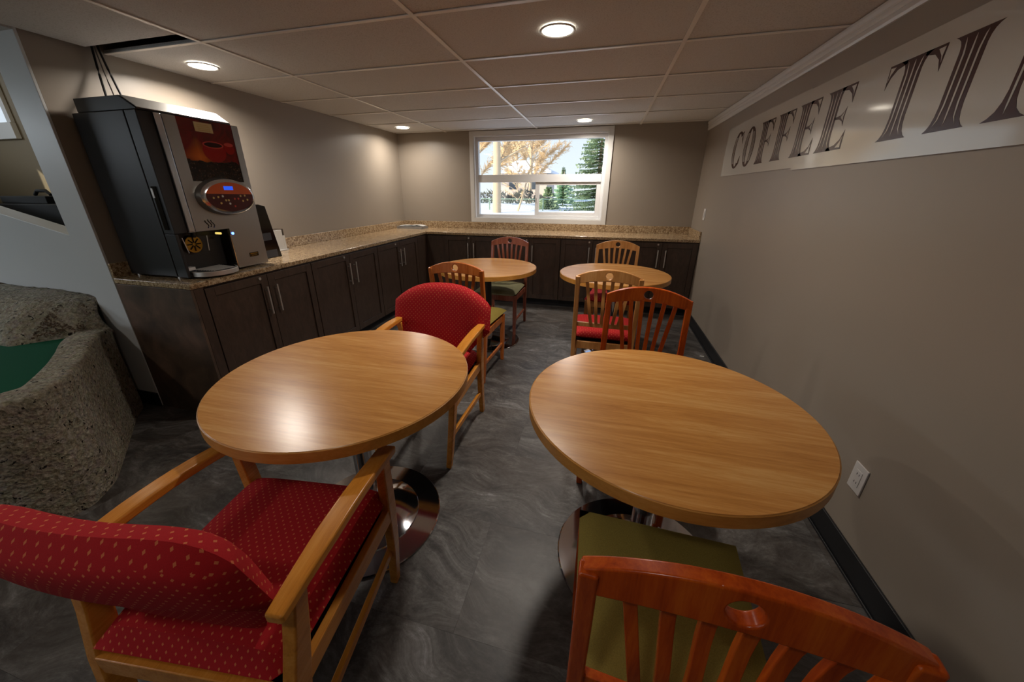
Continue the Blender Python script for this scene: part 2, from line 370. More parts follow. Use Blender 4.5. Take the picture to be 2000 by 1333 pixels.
# walls
struct(B().box(XR, XR+.15, -3.75, D+.15, -.12, TOP).obj('wall_right', M_wall))
wb_ = B(); X0, X1 = XL-.2, XR
wb_.box(X0, WX0, D, D+.14, 0, TOP).box(WX1, X1, D, D+.14, 0, TOP).box(WX0, WX1, D, D+.14, 0, WZ0).box(WX0, WX1, D, D+.14, WZ1, TOP)
struct(wb_.obj('wall_back', M_wall))
struct(B().box(XL-.20, XL, 1.485, D, 0, TOP).obj('wall_left', M_wall))
fr = B(); fx0, fx1 = -5.7, -3.5
fr.box(-7.1, fx0, -3.75, -3.6, 0, TOP).box(fx1, XR, -3.75, -3.6, 0, TOP).box(fx0, fx1, -3.75, -3.6, 0, .7).box(fx0, fx1, -3.75, -3.6, 2.05, TOP)
struct(fr.obj('wall_front', M_wall))
struct(B().box(fx0, fx1, -3.68, -3.665, .7, 2.05).obj('window_2', M_glass))
struct(B().box(-7.1, -7.0, -3.6, 2.6, 0, 2.0).box(-7.1, -7.0, -3.6, 2.6, 2.9, TOP).box(-7.1, -7.0, -3.6, -1.05, 2.0, 2.9).box(-7.1, -7.0, 1.25, 2.6, 2.0, 2.9).obj('wall_far_side', M_far))
struct(B().box(-7.06, -7.055, -1.05, 1.25, 2.0, 2.9).obj('window_4', M_glass))
sw = B(); sw.box(-7.1, -6.4, 2.6, 2.72, 0, TOP).box(-5.56, XL-.2, 2.6, 2.72, 0, TOP).box(-6.4, -5.56, 2.6, 2.72, 0, 2.0).box(-6.4, -5.56, 2.6, 2.72, 2.7, TOP)
struct(sw.obj('wall_stairwell', M_far))
w3 = struct(B().box(-6.4, -5.56, 2.66, 2.665, 2.0, 2.7).obj('window_3', M_glass))
B().box(-6.5, -5.5, 2.56, 2.60, 1.86, 2.0).box(-5.56, -5.5, 2.57, 2.6, 2.0, 2.75).obj('window_sill', M_trim, w3, bevel=.004)
# white end of the left wall, with its black cove base
struct(B().box(XL-.225, XL, 1.472, 1.485, 0, TOP).box(XL-.225, XL-.2, 1.485, 2.6, 0, TOP).obj('trim_1', M_white, bevel=.002))
struct(B().box(XL-.23, XL-.002, 1.462, 1.472, 0, .1).obj('baseboard_left', M_black))
struct(B().box(XR-.011, XR, -3.6, D-.58, 0, .113).box(XR-.018, XR-.011, -3.6, D-.58, 0, .012).obj('baseboard_right', M_black, bevel=.003))
# crown strip, reeded
pr = [(0, 2.034), (.010, 2.034), (.014, 2.045), (.014, 2.062), (.011, 2.066), (.016, 2.072), (.018, 2.084), (.012, 2.089), (.018, 2.095), (.022, 2.11), (.022, 2.1215), (0, 2.1215)]
struct(B().prism(pr, lambda a, b, d: (XR-a, d, b), -3.6, D).obj('trim_2', M_trim))
# half wall (white) sloping down to the wall end
hw = [(-3.07, .70), (-3.07, 1.133), (-3.698, 1.262), (-6.9, 1.93), (-6.9, 1.0), (-4.07, .79)]
struct(B().prism(hw, lambda a, b, d: (a, d, b), 1.50, 1.6).obj('wall_stair_guard', M_white, bevel=.004))
struct(B().tube([(-3.078, 1.497, 1.14), (-3.09, 1.495, 1.09), (-3.074, 1.497, 1.05), (-3.072, 1.497, .72)], .004, 6).obj('trim_3', M_trim, smooth=True))
struct(B().box(-6.9, -3.07, 1.62, 1.7, 0, .7).obj('wall_under_stair', M_white))
# ------------------------------------------------------------------ front window (back wall)
win = struct(empty('window_1', ((WX0+WX1)/2, D+.05, 1.5)))
def wpart(name, boxes, m, bevel=.003, parent=win):
    b = B()
    for q in boxes: b.box(*q)
    o = b.obj(name, m, None, bevel=bevel)
    o.parent = parent
    l = Vector((0, 0, 0)); p = parent
    while p: l += p.location; p = p.parent
    o.location = -l; return o
cw = .055
wpart('casing', [(WX0-cw, WX0, D-.016, D, WZ0-cw, WZ1+cw-.002), (WX1, WX1+cw, D-.016, D, WZ0-cw, WZ1+cw-.002), (WX0, WX1, D-.016, D, WZ1, WZ1+cw-.002), (WX0, WX1, D-.016, D, WZ0-cw, WZ0)], M_trim)
wpart('jamb', [(WX0, WX0+.012, D-.01, D+.14, WZ0, WZ1), (WX1-.012, WX1, D-.01, D+.14, WZ0, WZ1), (WX0+.012, WX1-.012, D-.01, D+.14, WZ1-.012, WZ1), (WX0+.012, WX1-.012, D-.01, D+.14, WZ0, WZ0+.012)], M_vinyl)
a0, a1, b0, b1 = WX0+.012, WX1-.012, WZ0+.012, WZ1-.012
wpart('frame', [(a0, a0+.035, D+.045, D+.11, b0, b1), (a1-.035, a1, D+.045, D+.11, b0, b1), (a0+.035, a1-.035, D+.045, D+.11, b1-.05, b1), (a0+.035, a1-.035, D+.045, D+.11, b0, b0+.035)], M_vinyl)
wpart('mid_rail', [(a0+.035, a1-.035, D+.04, D+.11, 1.505, 1.6)], M_vinyl)
wpart('pane', [(a0+.035, a1-.035, D+.085, D+.09, 1.6, b1-.05)], M_glass, 0)
wpart('pane', [(a0+.035, -.9, D+.085, D+.09, b0+.035, 1.505)], M_glass, 0)
sash = wpart('sliding_sash', [(-.905, -.852, D+.06, D+.084, b0+.035, 1.505), (a1-.085, a1-.035, D+.06, D+.084, b0+.035, 1.505), (-.852, a1-.085, D+.06, D+.084, 1.47, 1.505), (-.852, a1-.085, D+.06, D+.084, b0+.035, b0+.075)], M_vinyl)
pn = B().box(-.852, a1-.085, D+.069, D+.074, b0+.075, 1.47).obj('pane', M_glass, sash)
lt = B().box(-.885, -.875, D+.05, D+.06, 1.26, 1.32).obj('latch', M_vinyl, sash, bevel=.002)
# ------------------------------------------------------------------ cabinets
CT, CB = .9015, .868
def handle(parent, p, horiz=(1, 0)):
    """bar pull: p = centre on the door face, horiz = outward normal (x,y)"""
    nx, ny = horiz; q = Vector(p); n = Vector((nx, ny, 0))
    b = B(); b.tube([q+n*.028+Vector((0, 0, -.098)), q+n*.028+Vector((0, 0, .098))], .0065, 10)
    for z in (-.07, .07): b.tube([q+Vector((0, 0, z)), q+n*.028+Vector((0, 0, z))], .004, 8)
    return b.obj('handle', M_steel, parent, smooth=True)
def lockc(parent, p, n):
    q = Vector(p); n = Vector((n[0], n[1], 0))
    return B().tube([q, q+n*.006], .010, 16).obj('lock', M_steel, parent, smooth=True)
def door_mesh(w, h):
    """shaker door in local x (0..w), z (0..h), front face at y=-.02"""
    b = B(); s = .055
    b.box(0, s, -.02, 0, 0, h).box(w-s, w, -.02, 0, 0, h).box(s, w-s, -.02, 0, 0, s).box(s, w-s, -.02, 0, h-s, h).box(s, w-s, -.009, -.002, s, h-s); return b
def cab_run(kind, units, face, label_fn):
    """kind 'L': along y facing +x at x=face ; 'B': along x facing -y at y=face"""
    for idx, (u0, u1, seam, hs, lk) in enumerate(units):
        lab = label_fn(idx)
        if kind == 'L': t = thing('base_cabinet', lab, 'cabinet', (face, u0, 0), PI/2, 'base cabinets along left wall')
        else: t = thing('base_cabinet', lab, 'cabinet', (u0, face, 0), 0, 'base cabinets under window')
        L = u1-u0; dp = .54
        B().box(.0005, L-.0005, 0, dp, .095, CB-.001).obj('body', M_cab, t)
        B().box(0.0005, L-.0005, .06, dp-.02, 0, .095).obj('toe_kick', M_black, t)
        zb, h = .1, .755
        ds = [(0.003, seam-u0-.0015), (seam-u0+.0015, L-.003)]
        for di, (d0, d1) in enumerate(ds):
            dr = door_mesh(d1-d0, h).obj('door', M_cab, t, bevel=.0025); dr.location = (d0, -.0005, zb)
            if hs[di] is not None:
                handle(dr, (hs[di]-u0-d0, -.02, .678-zb), (0, -1))
            if lk is not None and di == (0 if lk < seam else 1): lockc(dr, (lk-u0-d0, -.02, .835-zb), (0, -1))
# left run: local x -> world +y ; the face looks +x
FL = -2.258
# corner end panel of the left run
ep = thing('cabinet_end_panel', 'mottled dark brown end panel closing the cabinet row beside the white wall end', 'panel', (-2.55, 1.485, 0))
B().box(XL+.002+2.55, FL+.02+2.55, -.010, .006, 0, CB-.001).obj('panel', M_panel, ep, bevel=.0015)
B().box(FL-.02+2.55, FL+.02+2.55, .007, .062, .0, CB-.001).obj('stile', M_cab, ep, bevel=.0015)
cab_run('L', [(1.55, 2.405, 1.985, (1.945, 2.026), 1.923), (2.407, 3.338, 2.885, (2.843, 2.93), 2.806), (3.34, 4.225, 3.79, (3.753, 3.835), 3.694)], FL,
        lambda i: ['dark brown double cabinet directly under the coffee machine', 'dark brown double cabinet in the middle of the left counter', 'dark brown double cabinet nearest the inner corner on the left counter'][i])
FB = 4.48
fc = thing('corner_filler', 'dark brown blank corner cabinet where the two counters meet', 'cabinet', (-2.25, 4.5, 0))
B().box(XL+.02+2.25, .0, -.273, .5, .095, CB-.001).box(.0, .268, -.0, .5, .095, CB-.001).obj('body', M_cab, fc)
B().box(.0, .012, -.272, -.014, .1, CB-.012).obj('filler_strip', M_cab, fc, bevel=.002); B().box(.013, .266, -.016, .0, .1, CB-.012).obj('filler_strip', M_cab, fc, bevel=.002)
B().box(-.05, .268, .06, .4, 0, .095).box(-.3, -.06, -.27, .4, 0, .095).obj('toe_kick', M_black, fc)
cab_run('B', [(-1.98, -1.235, -1.605, (-1.643, -1.565), -1.636), (-1.233, -.463, -.848, (-.885, -.806), -.881), (-.461, .29, -.085, (-.124, -.045), -.127), (.292, 1.05, .678, (.638, .72), .632)], FB,
        lambda i: ['dark brown double cabinet left of the rosy chair, below the window\'s left edge', 'dark brown double cabinet directly behind the rosy chair', 'dark brown double cabinet behind the light wood chair at the far right table', 'dark brown double cabinet at the right wall under the counter'][i])
# worktop: an L
XC, YC = -2.230, 4.454
wt = thing('countertop', 'speckled tan granite look countertop running in an L with backsplash', 'countertop', (-2.5, 4.7, CB))
def rel(o, t): o.location = -t.location; return o
rel(B().prism([(XL+.001, 1.475), (XC, 1.475), (XC, YC), (XR-.001, YC), (XR-.001, D-.001), (XL+.001, D-.001)], lambda a, b, d: (a, b, d), CB, CT).obj('slab', M_gran, wt, bevel=.006, seg=3), wt)
rel(B().box(XL+.001, XL+.02, 1.475, D-.02, CT, .99).obj('backsplash', M_gran, wt, bevel=.003), wt)
rel(B().box(XL+.001, XR-.001, D-.02, D-.001, CT, .99).obj('backsplash', M_gran, wt, bevel=.003), wt)
rel(B().box(XR-.02, XR-.001, YC+.006, D-.02, CT, .985).obj('backsplash', M_gran, wt, bevel=.003), wt)
# ------------------------------------------------------------------ downlights
def downlight(x, y, label, k=1.0):
    t = thing('ceiling_light', label, 'ceiling light', (x, y, H-.005))
    B().lathe([(.074, .0005), (.086, .0005), (.086, -.003), (.080, -.006), (.074, -.003), (.074, .0005)], 48).obj('trim_ring', M_trim, t, smooth=True)
    B().lathe([(0, -.0015), (.0735, -.0015), (.0735, .003), (0, .003)], 40).obj('diffuser', M_lamp, t, smooth=True)
    d = bpy.data.lights.new('downlight', 'AREA'); d.shape = 'DISK'; d.size = .14; d.energy = LAMP_W*k; d.color = (1, .915, .815); d.spread = math.radians(160)
    o = bpy.data.objects.new('downlight', d); C.objects.link(o); o.location = (x, y, H-.012)
downlight(-.297, 2.14, 'round white recessed ceiling light largest in view, above the right front table')
downlight(-2.497, 2.12, 'round white recessed ceiling light above the coffee machine by the left wall')
downlight(-2.49, 4.56, 'round white recessed ceiling light in the far left corner above the papers', .72)
downlight(-.297, 4.62, 'round white recessed ceiling light just in front of the window')
downlight(-.297, -.32, 'round white recessed ceiling light behind the camera on the right', .16)
downlight(-2.50, -.32, 'round white recessed ceiling light behind the camera on the left', .34)
# ------------------------------------------------------------------ tables
def table(x, y, r, label, rz=0, colm=None):
    t = thing('round_table', label, 'table', (x, y, 0), rz, 'round oak cafe tables')
    h = .74
    B().lathe([(0, h-.036), (r-.001, h-.036), (r-.001, h-.0015), (r-.0025, h), (0, h)], 96).obj('tabletop', M_oak, t, smooth=True)
    eb = B(); seg = 96
    eb.lathe([(r-.001, h-.039), (r+.0015, h-.037), (r+.0015, h-.003), (r-.001, h-.0015)], seg)
    eb.obj('edge_band', M_band, t, smooth=True)
    B().lathe([(0, h-.0395), (r-.012, h-.0395), (r-.012, h-.0362), (0, h-.0362)], 48).obj('underside', M_under, t, smooth=True)
    B().lathe([(0, h-.052), (.12, h-.052), (.12, h-.0396), (0, h-.0396)], 24).obj('mounting_plate', M_black, t, smooth=True)
    B().lathe([(.038, .03), (.038, h-.052)], 32).obj('column', colm or M_chrome, t, smooth=True)
    B().lathe([(0, 0), (.295, 0), (.308, .003), (.308, .007), (.304, .010), (.21, .013), (.207, .018), (.175, .030), (.13, .042), (.08, .050), (.05, .054), (.045, .10), (.04, .11), (0, .11)], 72).obj('base', M_chrome, t, smooth=True, sharp=12)
    return t
table(-.901, 1.051, .462, 'round oak table at front left between the two red armchairs', .03)
table(.254, 1.133, .445, 'round oak table at front right close to the right wall')
table(-1.005, 3.219, .4575, 'round oak table at back left with rosy chair behind', .05, M_black)
table(.135, 3.224, .4575, 'round oak table at back right with bluish window reflection', -.04)
# ------------------------------------------------------------------ slat back chairs
def lerp(a, b, t): return a+(b-a)*t
def slat_chair(label, wood, seatm, loc, rz, group):
    t = thing('dining_chair', label, 'chair', loc, rz, group)
    def yback(z): return -.225-(.055*((z-.42)/.5)**1.4 if z > .42 else 0)
    for s in (-1, 1):
        pts = [(s*.187, -.262, 0), (s*.190, -.236, .2), (s*.194, -.222, .42), (s*.194, yback(.6), .6), (s*.194, yback(.75), .75), (s*.195, yback(.88), .888)]
        B().sweep(pts, .030, .036, Vector((0, 1, 0)), [(.85, .85), (1, 1), (1, 1.1), (1, 1), (1, .85), (1, .7)]).obj('leg', wood, t, bevel=.005)
        B().sweep([(s*.198, .195, 0), (s*.200, .192, .2), (s*.202, .19, .425)], .036, .036, Vector((0, 1, 0)), [(.75, .75), (.95, .95), (1, 1)]).obj('leg', wood, t, bevel=.004)
        B().sweep([(s*.198, .175, .39), (s*.192, -.21, .39)], .02, .055).obj('side_rail', wood, t, bevel=.003)
        B().sweep([(s*.199, .18, .155), (s*.189, -.225, .155)], .016, .026).obj('stretcher', wood, t, bevel=.003)
    B().box(-.186, .186, .18, .2, .362, .418).obj('front_rail', wood, t, bevel=.003)
    B().box(-.18, .18, -.232, -.212, .362, .418).obj('back_rail', wood, t, bevel=.003)
    B().box(-.18, .18, -.205, .178, .404, .412).obj('dust_cover', M_darkbox, t)
    # crest rail: arched, bowed, with a round hole
    b = B(); n = 28; zc, hr = .898, .0225
    def crest(x, v, front):
        zt = .938-.052*(abs(x)/.207)**2.1; zb = .862-.028*(abs(x)/.207)**2; z = lerp(zb, zt, v)
        y = yback(.88)-.010*(1-(x/.207)**2)+(-.004 if not front else .020)
        return (x, y, z)
    # ring around hole handled by polar remap
    def ring(front):
        K = 48; inner = []; mid = []; outer = []
        for i in range(K):
            a = 2*PI*i/K
            inner.append((hr*math.cos(a), zc+hr*math.sin(a)))
        return inner
    K = 48
    def zlim(x): return (.862-.028*(abs(x)/.207)**2, .938-.052*(abs(x)/.207)**2.1)
    half = .034
    def sq(a):
        c, s_ = math.cos(a), math.sin(a); k = half/max(abs(c), abs(s_)); x = k*c; v = .5+.5*(k*s_)/half; zb, zt = zlim(x); return x, lerp(zb, zt, v)
    def yy(x, front): return yback(.88)-.010*(1-(x/.207)**2)+(.020 if front else -.004)
    fr_v = {}
    for front in (0, 1):
        I = [b.bm.verts.new((hr*math.cos(2*PI*i/K), yy(hr*math.cos(2*PI*i/K), front), zc+hr*math.sin(2*PI*i/K))) for i in range(K)]
        O = []
        for i in range(K):
            x, z = sq(2*PI*i/K+1e-9); O.append(b.bm.verts.new((x, yy(x, front), z)))
        for i in range(K): b.bm.faces.new((I[i], I[(i+1) % K], O[(i+1) % K], O[i]))
        fr_v[front] = (I, O)
    for i in range(K):
        b.bm.faces.new((fr_v[0][0][i], fr_v[0][0][(i+1) % K], fr_v[1][0][(i+1) % K], fr_v[1][0][i]))
        x0, z0 = sq(2*PI*i/K+1e-9); x1, z1 = sq(2*PI*((i+1) % K)/K+1e-9)
        if abs(x0) < half-1e-6 or abs(x1) < half-1e-6:
            b.bm.faces.new((fr_v[0][1][i], fr_v[0][1][(i+1) % K], fr_v[1][1][(i+1) % K], fr_v[1][1][i]))
    for s in (-1, 1):
        xs = [s*lerp(half, .207, i/12) for i in range(13)]; R = []
        for x in xs:
            zb, zt = zlim(x); R.append([b.bm.verts.new((x, yy(x, f), z)) for f, z in ((0, zb), (1, zb), (1, zt), (0, zt))])
        for i in range(12):
            for j in range(4): b.bm.faces.new((R[i][j], R[i][(j+1) % 4], R[i+1][(j+1) % 4], R[i+1][j]))
        b.bm.faces.new(R[-1])
    b.obj('crest_rail', wood, t, bevel=.004, ang=50)
    B().sweep([(-.186, yback(.55)+.0, .548), (0, yback(.55)-.006, .548), (.186, yback(.55), .548)], .018, .03).obj('lower_rail', wood, t, bevel=.003)
    for i in range(6):
        u = (i-2.5)/2.5; xt = u*.135; xb = u*.088; zt = .866-.028*(abs(xt)/.207)**2
        pts = []
        for q in range(9):
            v = q/8; z = lerp(.55, zt+.003, v); x = lerp(xb, xt, v)
            y = lerp(yback(.55)-.004, yback(.88)+.006, v)-.016*math.sin(PI*v)*math.cos(PI*(v-.25))
            pts.append((x, y, z))
        B().sweep(pts, .021, .014, Vector((0, 1, 0))).obj('slat', wood, t, bevel=.002)
    # seat
    b = B(); nx, ny = 14, 14; G = {}
    for side in (0, 1):
        for i in range(nx+1):
            for j in range(ny+1):
                u, v = 2*i/nx-1, 2*j/ny-1
                e = max(0, (1-abs(u)**5))**.35*max(0, (1-abs(v)**5))**.35
                hw_ = lerp(.196, .222, (v+1)/2); y = .020+v*.228
                z = .444+(.036*e if side else -.024*e**.4)
                if (abs(u) == 1 or abs(v) == 1) and side: G[(side, i, j)] = G[(0, i, j)]; continue
                G[(side, i, j)] = b.bm.verts.new((u*hw_, y, z))
        for i in range(nx):
            for j in range(ny): b.bm.faces.new((G[(side, i, j)], G[(side, i+1, j)], G[(side, i+1, j+1)], G[(side, i, j+1)]))
    b.boxuv(); b.obj('seat', seatm, t, smooth=True)
    return t
GS = 'slat back chairs around the tables'
def ch(label, wood, seat, x, y, rz): return slat_chair(label, wood, seat, (x, y, 0), rz, GS)
ch('dark cherry slat back chair nearest the camera, with olive seat', M_cherry, M_green, .232, .652, -.03)
ch('dark cherry slat back chair tucked under the far side of the right front table', M_cherry, M_green, .232, 1.672, PI-.13)
ch('light wood chair with red seat at the near side of the back right table', M_light, M_red, .075, 2.625, .0)
ch('light wood slat back chair under the counter behind the back right table', M_light, M_red, .145, 3.60, PI-.1)
ch('rosy cherry slat back chair with sage seat behind the back left table', M_cherry2, M_greenl, -.965, 3.60, PI-.06)
ch('amber brown chair with olive seat at the near side of the back left table', M_brown, M_green, -.955, 2.62, -.04)
# ------------------------------------------------------------------ red arm chairs
def armchair(label, loc, rz, up=0., hb=.312, sx=0., arch=.115):
    t = thing('armchair', label, 'armchair', loc, rz, 'red dotted armchairs at the front left table')
    for s in (-1, 1):
        B().sweep([(s*.212, .262, 0), (s*.232, .250, .22), (s*.244, .235, .40), (s*.250, .225, .612)], .032, .05, Vector((0, 1, 0)), [(.9, .65), (1, .8), (1, 1), (1, .9)]).obj('leg', M_arm, t, bevel=.005)
        B().sweep([(s*.228, -.300, 0), (s*.234, -.262, .2), (s*.243, -.232, .40), (s*.252, -.210, .52), (s*.262, -.195, .640)], .032, .055, Vector((0, 1, 0)), [(.9, .65), (1, .85), (1, 1.05), (1, .9), (1, .75)]).obj('leg', M_arm, t, bevel=.005)
        pts = []
        for q in range(13):
            v = q/12; y = lerp(-.255, .272, v); x = s*(lerp(.266, .252, v)+.004*math.sin(PI*v)**1.2); z = lerp(.652, .618, v)+.022*math.sin(PI*v)
            pts.append((x, y, z))
        B().sweep(pts, .052, .026, taper=[(lerp(.72, 1, min(1, q/4)), 1) for q in range(13)]).obj('armrest', M_arm, t, bevel=.006, seg=3)
        B().sweep([(s*.246, .23, .388), (s*.240, -.235, .384)], .022, .055).obj('side_rail', M_arm, t, bevel=.003)
        B().sweep([(s*.222, .245, .185), (s*.233, -.265, .165)], .018, .03).obj('stretcher', M_arm, t, bevel=.003)
    B().box(-.235, .235, .212, .236, .36, .415).obj('front_rail', M_arm, t, bevel=.003)
    B().box(-.232, .232, -.262, -.238, .362, .416).obj('back_rail', M_arm, t, bevel=.003)
    B().box(-.23, .23, -.236, .21, .388, .396).obj('dust_cover', M_darkbox, t)
    b = B(); nx, ny = 18, 18; G = {}
    for side in (0, 1):
        for i in range(nx+1):
            for j in range(ny+1):
                u, v = 2*i/nx-1, 2*j/ny-1
                e = max(0, (1-abs(u)**6))**.4*max(0, (1-abs(v)**6))**.4
                hw_ = lerp(.232, .246, (v+1)/2); y = .0+v*.255
                z = .44+(.062*e+.004*(1-u*u)*(1-v*v) if side else -.036*e**.4)
                if (abs(u) == 1 or abs(v) == 1) and side: G[(side, i, j)] = G[(0, i, j)]; continue
                G[(side, i, j)] = b.bm.verts.new((u*hw_, y, z))
        for i in range(nx):
            for j in range(ny): b.bm.faces.new((G[(side, i, j)], G[(side, i+1, j)], G[(side, i+1, j+1)], G[(side, i, j+1)]))
    b.boxuv(); b.obj('seat', M_red, t, smooth=True)
    # upholstered barrel back
    b = B(); nu, nv = 28, 22; L = b.bm.loops.layers.uv.new('UVMap'); G = {}; UV = {}
    def hwid(v):
        return lerp(.18, hb, min(1, v/.5)**1.2)
    def cpt(u, v):
        w = hwid(v); x = u*w
        ztop = .878+up-arch*abs(u)**(2.6 if arch > .1 else 6); z = lerp(.462, ztop, v)
        y = -.182-.118*v+.45*x*x*(.25+.75*v)
        return Vector((x+sx, y, z))
    for side in (-1, 1):
        for i in range(nu+1):
            for j in range(nv+1):
                u, v = 2*i/nu-1, j/nv
                e = max(0, 1-abs(u)**8)**.5*max(0, 1-abs(2*v-1)**6)**.5
                if (i in (0, nu) or j in (0, nv)) and side == 1: G[(1, i, j)] = G[(-1, i, j)]; continue
                c = cpt(u, v); du = cpt(min(1, u+.02), v)-cpt(max(-1, u-.02), v); dv = cpt(u, min(1, v+.02))-cpt(u, max(0, v-.02))
                n = du.cross(dv).normalized()      # towards -y
                th = lerp(.026, .048, v)
                if side == 1: th *= .45+.75*max(0, min(1, (v-.42)/.2))
                G[(side, i, j)] = b.bm.verts.new(c+n*th*e*(1 if side == 1 else -1)); 
        for i in range(nu):
            for j in range(nv):
                f = b.bm.faces.new((G[(side, i, j)], G[(side, i+1, j)], G[(side, i+1, j+1)], G[(side, i, j+1)]))
                pass
    b.bm.loops.layers.uv.remove(L); b.boxuv()
    bk = b.obj('backrest', M_red, t, smooth=True)
    pts = []
    for i in range(3, nu-2):
        u = 2*i/nu-1; c = cpt(u, .57); du = cpt(u+.02, .57)-cpt(u-.02, .57); dv = cpt(u, .59)-cpt(u, .55); n = du.cross(dv).normalized()
        e = max(0, 1-abs(u)**5)**.45; pts.append(c+n*lerp(.026, .048, .57)*e*.99)
    B().tube(pts, .0032, 6).obj('piping', M_redp, bk, smooth=True)
    return t
armchair('red dotted armchair nearest the camera, seen from behind at lower left', (-.819, .524, 0), .129, .005, .278, -.036, .07)
armchair('red dotted armchair behind the front left table, facing the camera', (-.895, 1.69, 0), PI+.02)
# ------------------------------------------------------------------ coffee machine
MX, MY = -2.33, 1.56
t = thing('coffee_machine', 'tall black and silver coffee vending machine with red cup poster on the counter', 'coffee machine', (-2.575, 1.835, CT))
def mp(b, name, m, parent=t, **k):
    o = b.obj(name, m, parent, **k)
    l = Vector((0, 0, 0)); p = parent
    while p: l += p.location; p = p.parent
    o.location = -l; return o
Y0, Y1 = 1.56, 2.11
mp(B().box(-2.815, -2.432, Y0, Y1, .915, 1.785), 'body', M_machblk, bevel=.004)
lid = [(-2.775, 1.786), (-2.775, 1.852), (-2.44, 1.852), (-2.345, 1.7925), (-2.345, 1.786)]
mp(B().prism(lid, lambda a, b_, d: (a, d, b_), Y0+.005, Y1-.03), 'hopper_lid', M_machblk, bevel=.004)
mp(B().prism([(-2.436, 1.8545), (-2.345, 1.797), (-2.3455, 1.7945), (-2.437, 1.852)], lambda a, b_, d: (a, d, b_), Y0+.012, Y1-.036), 'lid_highlight', M_silver)  # silver sheet standing in for the highlight on the dark lid chamfer
AY0, AY1, AZ = 1.578, 1.874, 1.165
# door shell with alcove
dr = mp(B().box(-2.426, -2.345, Y0, Y1, AZ, 1.785).box(-2.426, -2.345, Y0, AY0, .912, AZ).box(-2.426, -2.345, AY1, Y1, .912, AZ).box(-2.426, -2.41, AY0, AY1, .912, AZ).box(-2.41, -2.345, AY0, AY1, .912, .93), 'door', M_machblk, bevel=.004)
mp(B().box(-2.346, MX, 1.632, 1.668, 1.17, 1.783), 'chrome_strip', M_strip, bevel=.005)
sil = B()
sil.box(-2.346, MX, 1.669, 1.737, 1.17, 1.783).box(-2.346, MX, 2.066, Y1, 1.17, 1.783).box(-2.346, MX, 1.737, 2.066, 1.17, 1.45).box(-2.346, MX, AY1+.004, Y1, .915, 1.17).box(-2.346, MX-.001, 1.632, 1.669, 1.168, 1.172)
mp(sil, 'front_panel', M_silver)
pb = B(); pb.box(-2.346, MX-.002, 1.738, 2.065, 1.451, 1.783)
Lp = pb.bm.loops.layers.uv.new('UVMap')
for f in pb.bm.faces:
    for lp in f.loops: lp[Lp].uv = ((lp.vert.co.y-1.738)/.327, (lp.vert.co.z-1.44)/.343)
mp(pb, 'poster_panel', M_poster)
mp(B().box(MX-.002, MX+.0006, 1.83, 1.937, 1.72, 1.77), 'sticker', M_cream)
for zz in (1.757, 1.748, 1.738, 1.729): mp(B().box(MX+.0006, MX+.0009, 1.845+.004*(zz < 1.74), 1.922-.006*(zz > 1.75), zz-.0015, zz+.0015), 'printed_line', M_btn)
# oval control pod
OC = (1.907, 1.362)
def oval(b, ry, rz, x0, x1, ry2=None, rz2=None, seg=56, c=OC, rot=0):
    ry2 = ry2 or ry; rz2 = rz2 or rz
    A = [b.bm.verts.new((x0, c[0]+ry*math.cos(2*PI*i/seg), c[1]+rz*math.sin(2*PI*i/seg))) for i in range(seg)]
    Z = [b.bm.verts.new((x1, c[0]+ry2*math.cos(2*PI*i/seg), c[1]+rz2*math.sin(2*PI*i/seg))) for i in range(seg)]
    for i in range(seg): b.bm.faces.new((A[i], A[(i+1) % seg], Z[(i+1) % seg], Z[i]))
    b.bm.faces.new(A[::-1]); b.bm.faces.new(Z); return b
pod = mp(oval(B(), .188, .112, MX-.004, MX+.034, .178, .103), 'control_pod', M_silver, smooth=True)
mp(oval(B(), .178, .103, MX+.034, MX+.046, .160, .088), 'chrome_ring', M_strip, pod, smooth=True)
PX = MX+.0462
mp(oval(B(), .156, .085, PX-.003, PX+.0012), 'key_panel', M_dkred, pod)
op = [(OC[0]+.156*math.cos(a), OC[1]+.085*math.sin(a)) for a in [PI*i/24+.16 for i in range(24)] if math.sin(a) > .12]
mp(B().prism(op, lambda a, b_, d: (d, a, b_), PX+.0012, PX+.002), 'display_panel', M_orange, pod)
mp(B().box(PX+.002, PX+.0035, 1.872, 1.932, 1.402, 1.424), 'display', M_lcd, pod)
bt = [(-.115, -.005, 0), (-.085, 0, 0), (-.055, .004, 1), (-.04, -.02, 0), (-.022, -.02, 0), (.02, -.012, 2), (.045, -.012, 2), (.065, .004, 0), (.095, .006, 0), (-.075, -.036, 0), (-.018, -.04, 1), (.012, -.056, 2), (.075, -.026, 0), (.108, -.02, 0)]
for by, bz, kk in bt:
    mp(oval(B(), .0062, .0062, PX+.0012, PX+.004, seg=14, c=(OC[0]+by, OC[1]+bz)), 'button', (M_btn, M_btnw, M_btnr)[kk], pod)
# steam mark
for i in range(3):
    yb = 1.745+.018*i; pts = [(MX+.001, yb+.008*math.sin(v*5.2), 1.185+.045*v+(.004 if i == 1 else 0)) for v in [q/8 for q in range(9)]]
    mp(B().tube(pts, .0024, 6), 'steam_mark', M_gloss, smooth=True)
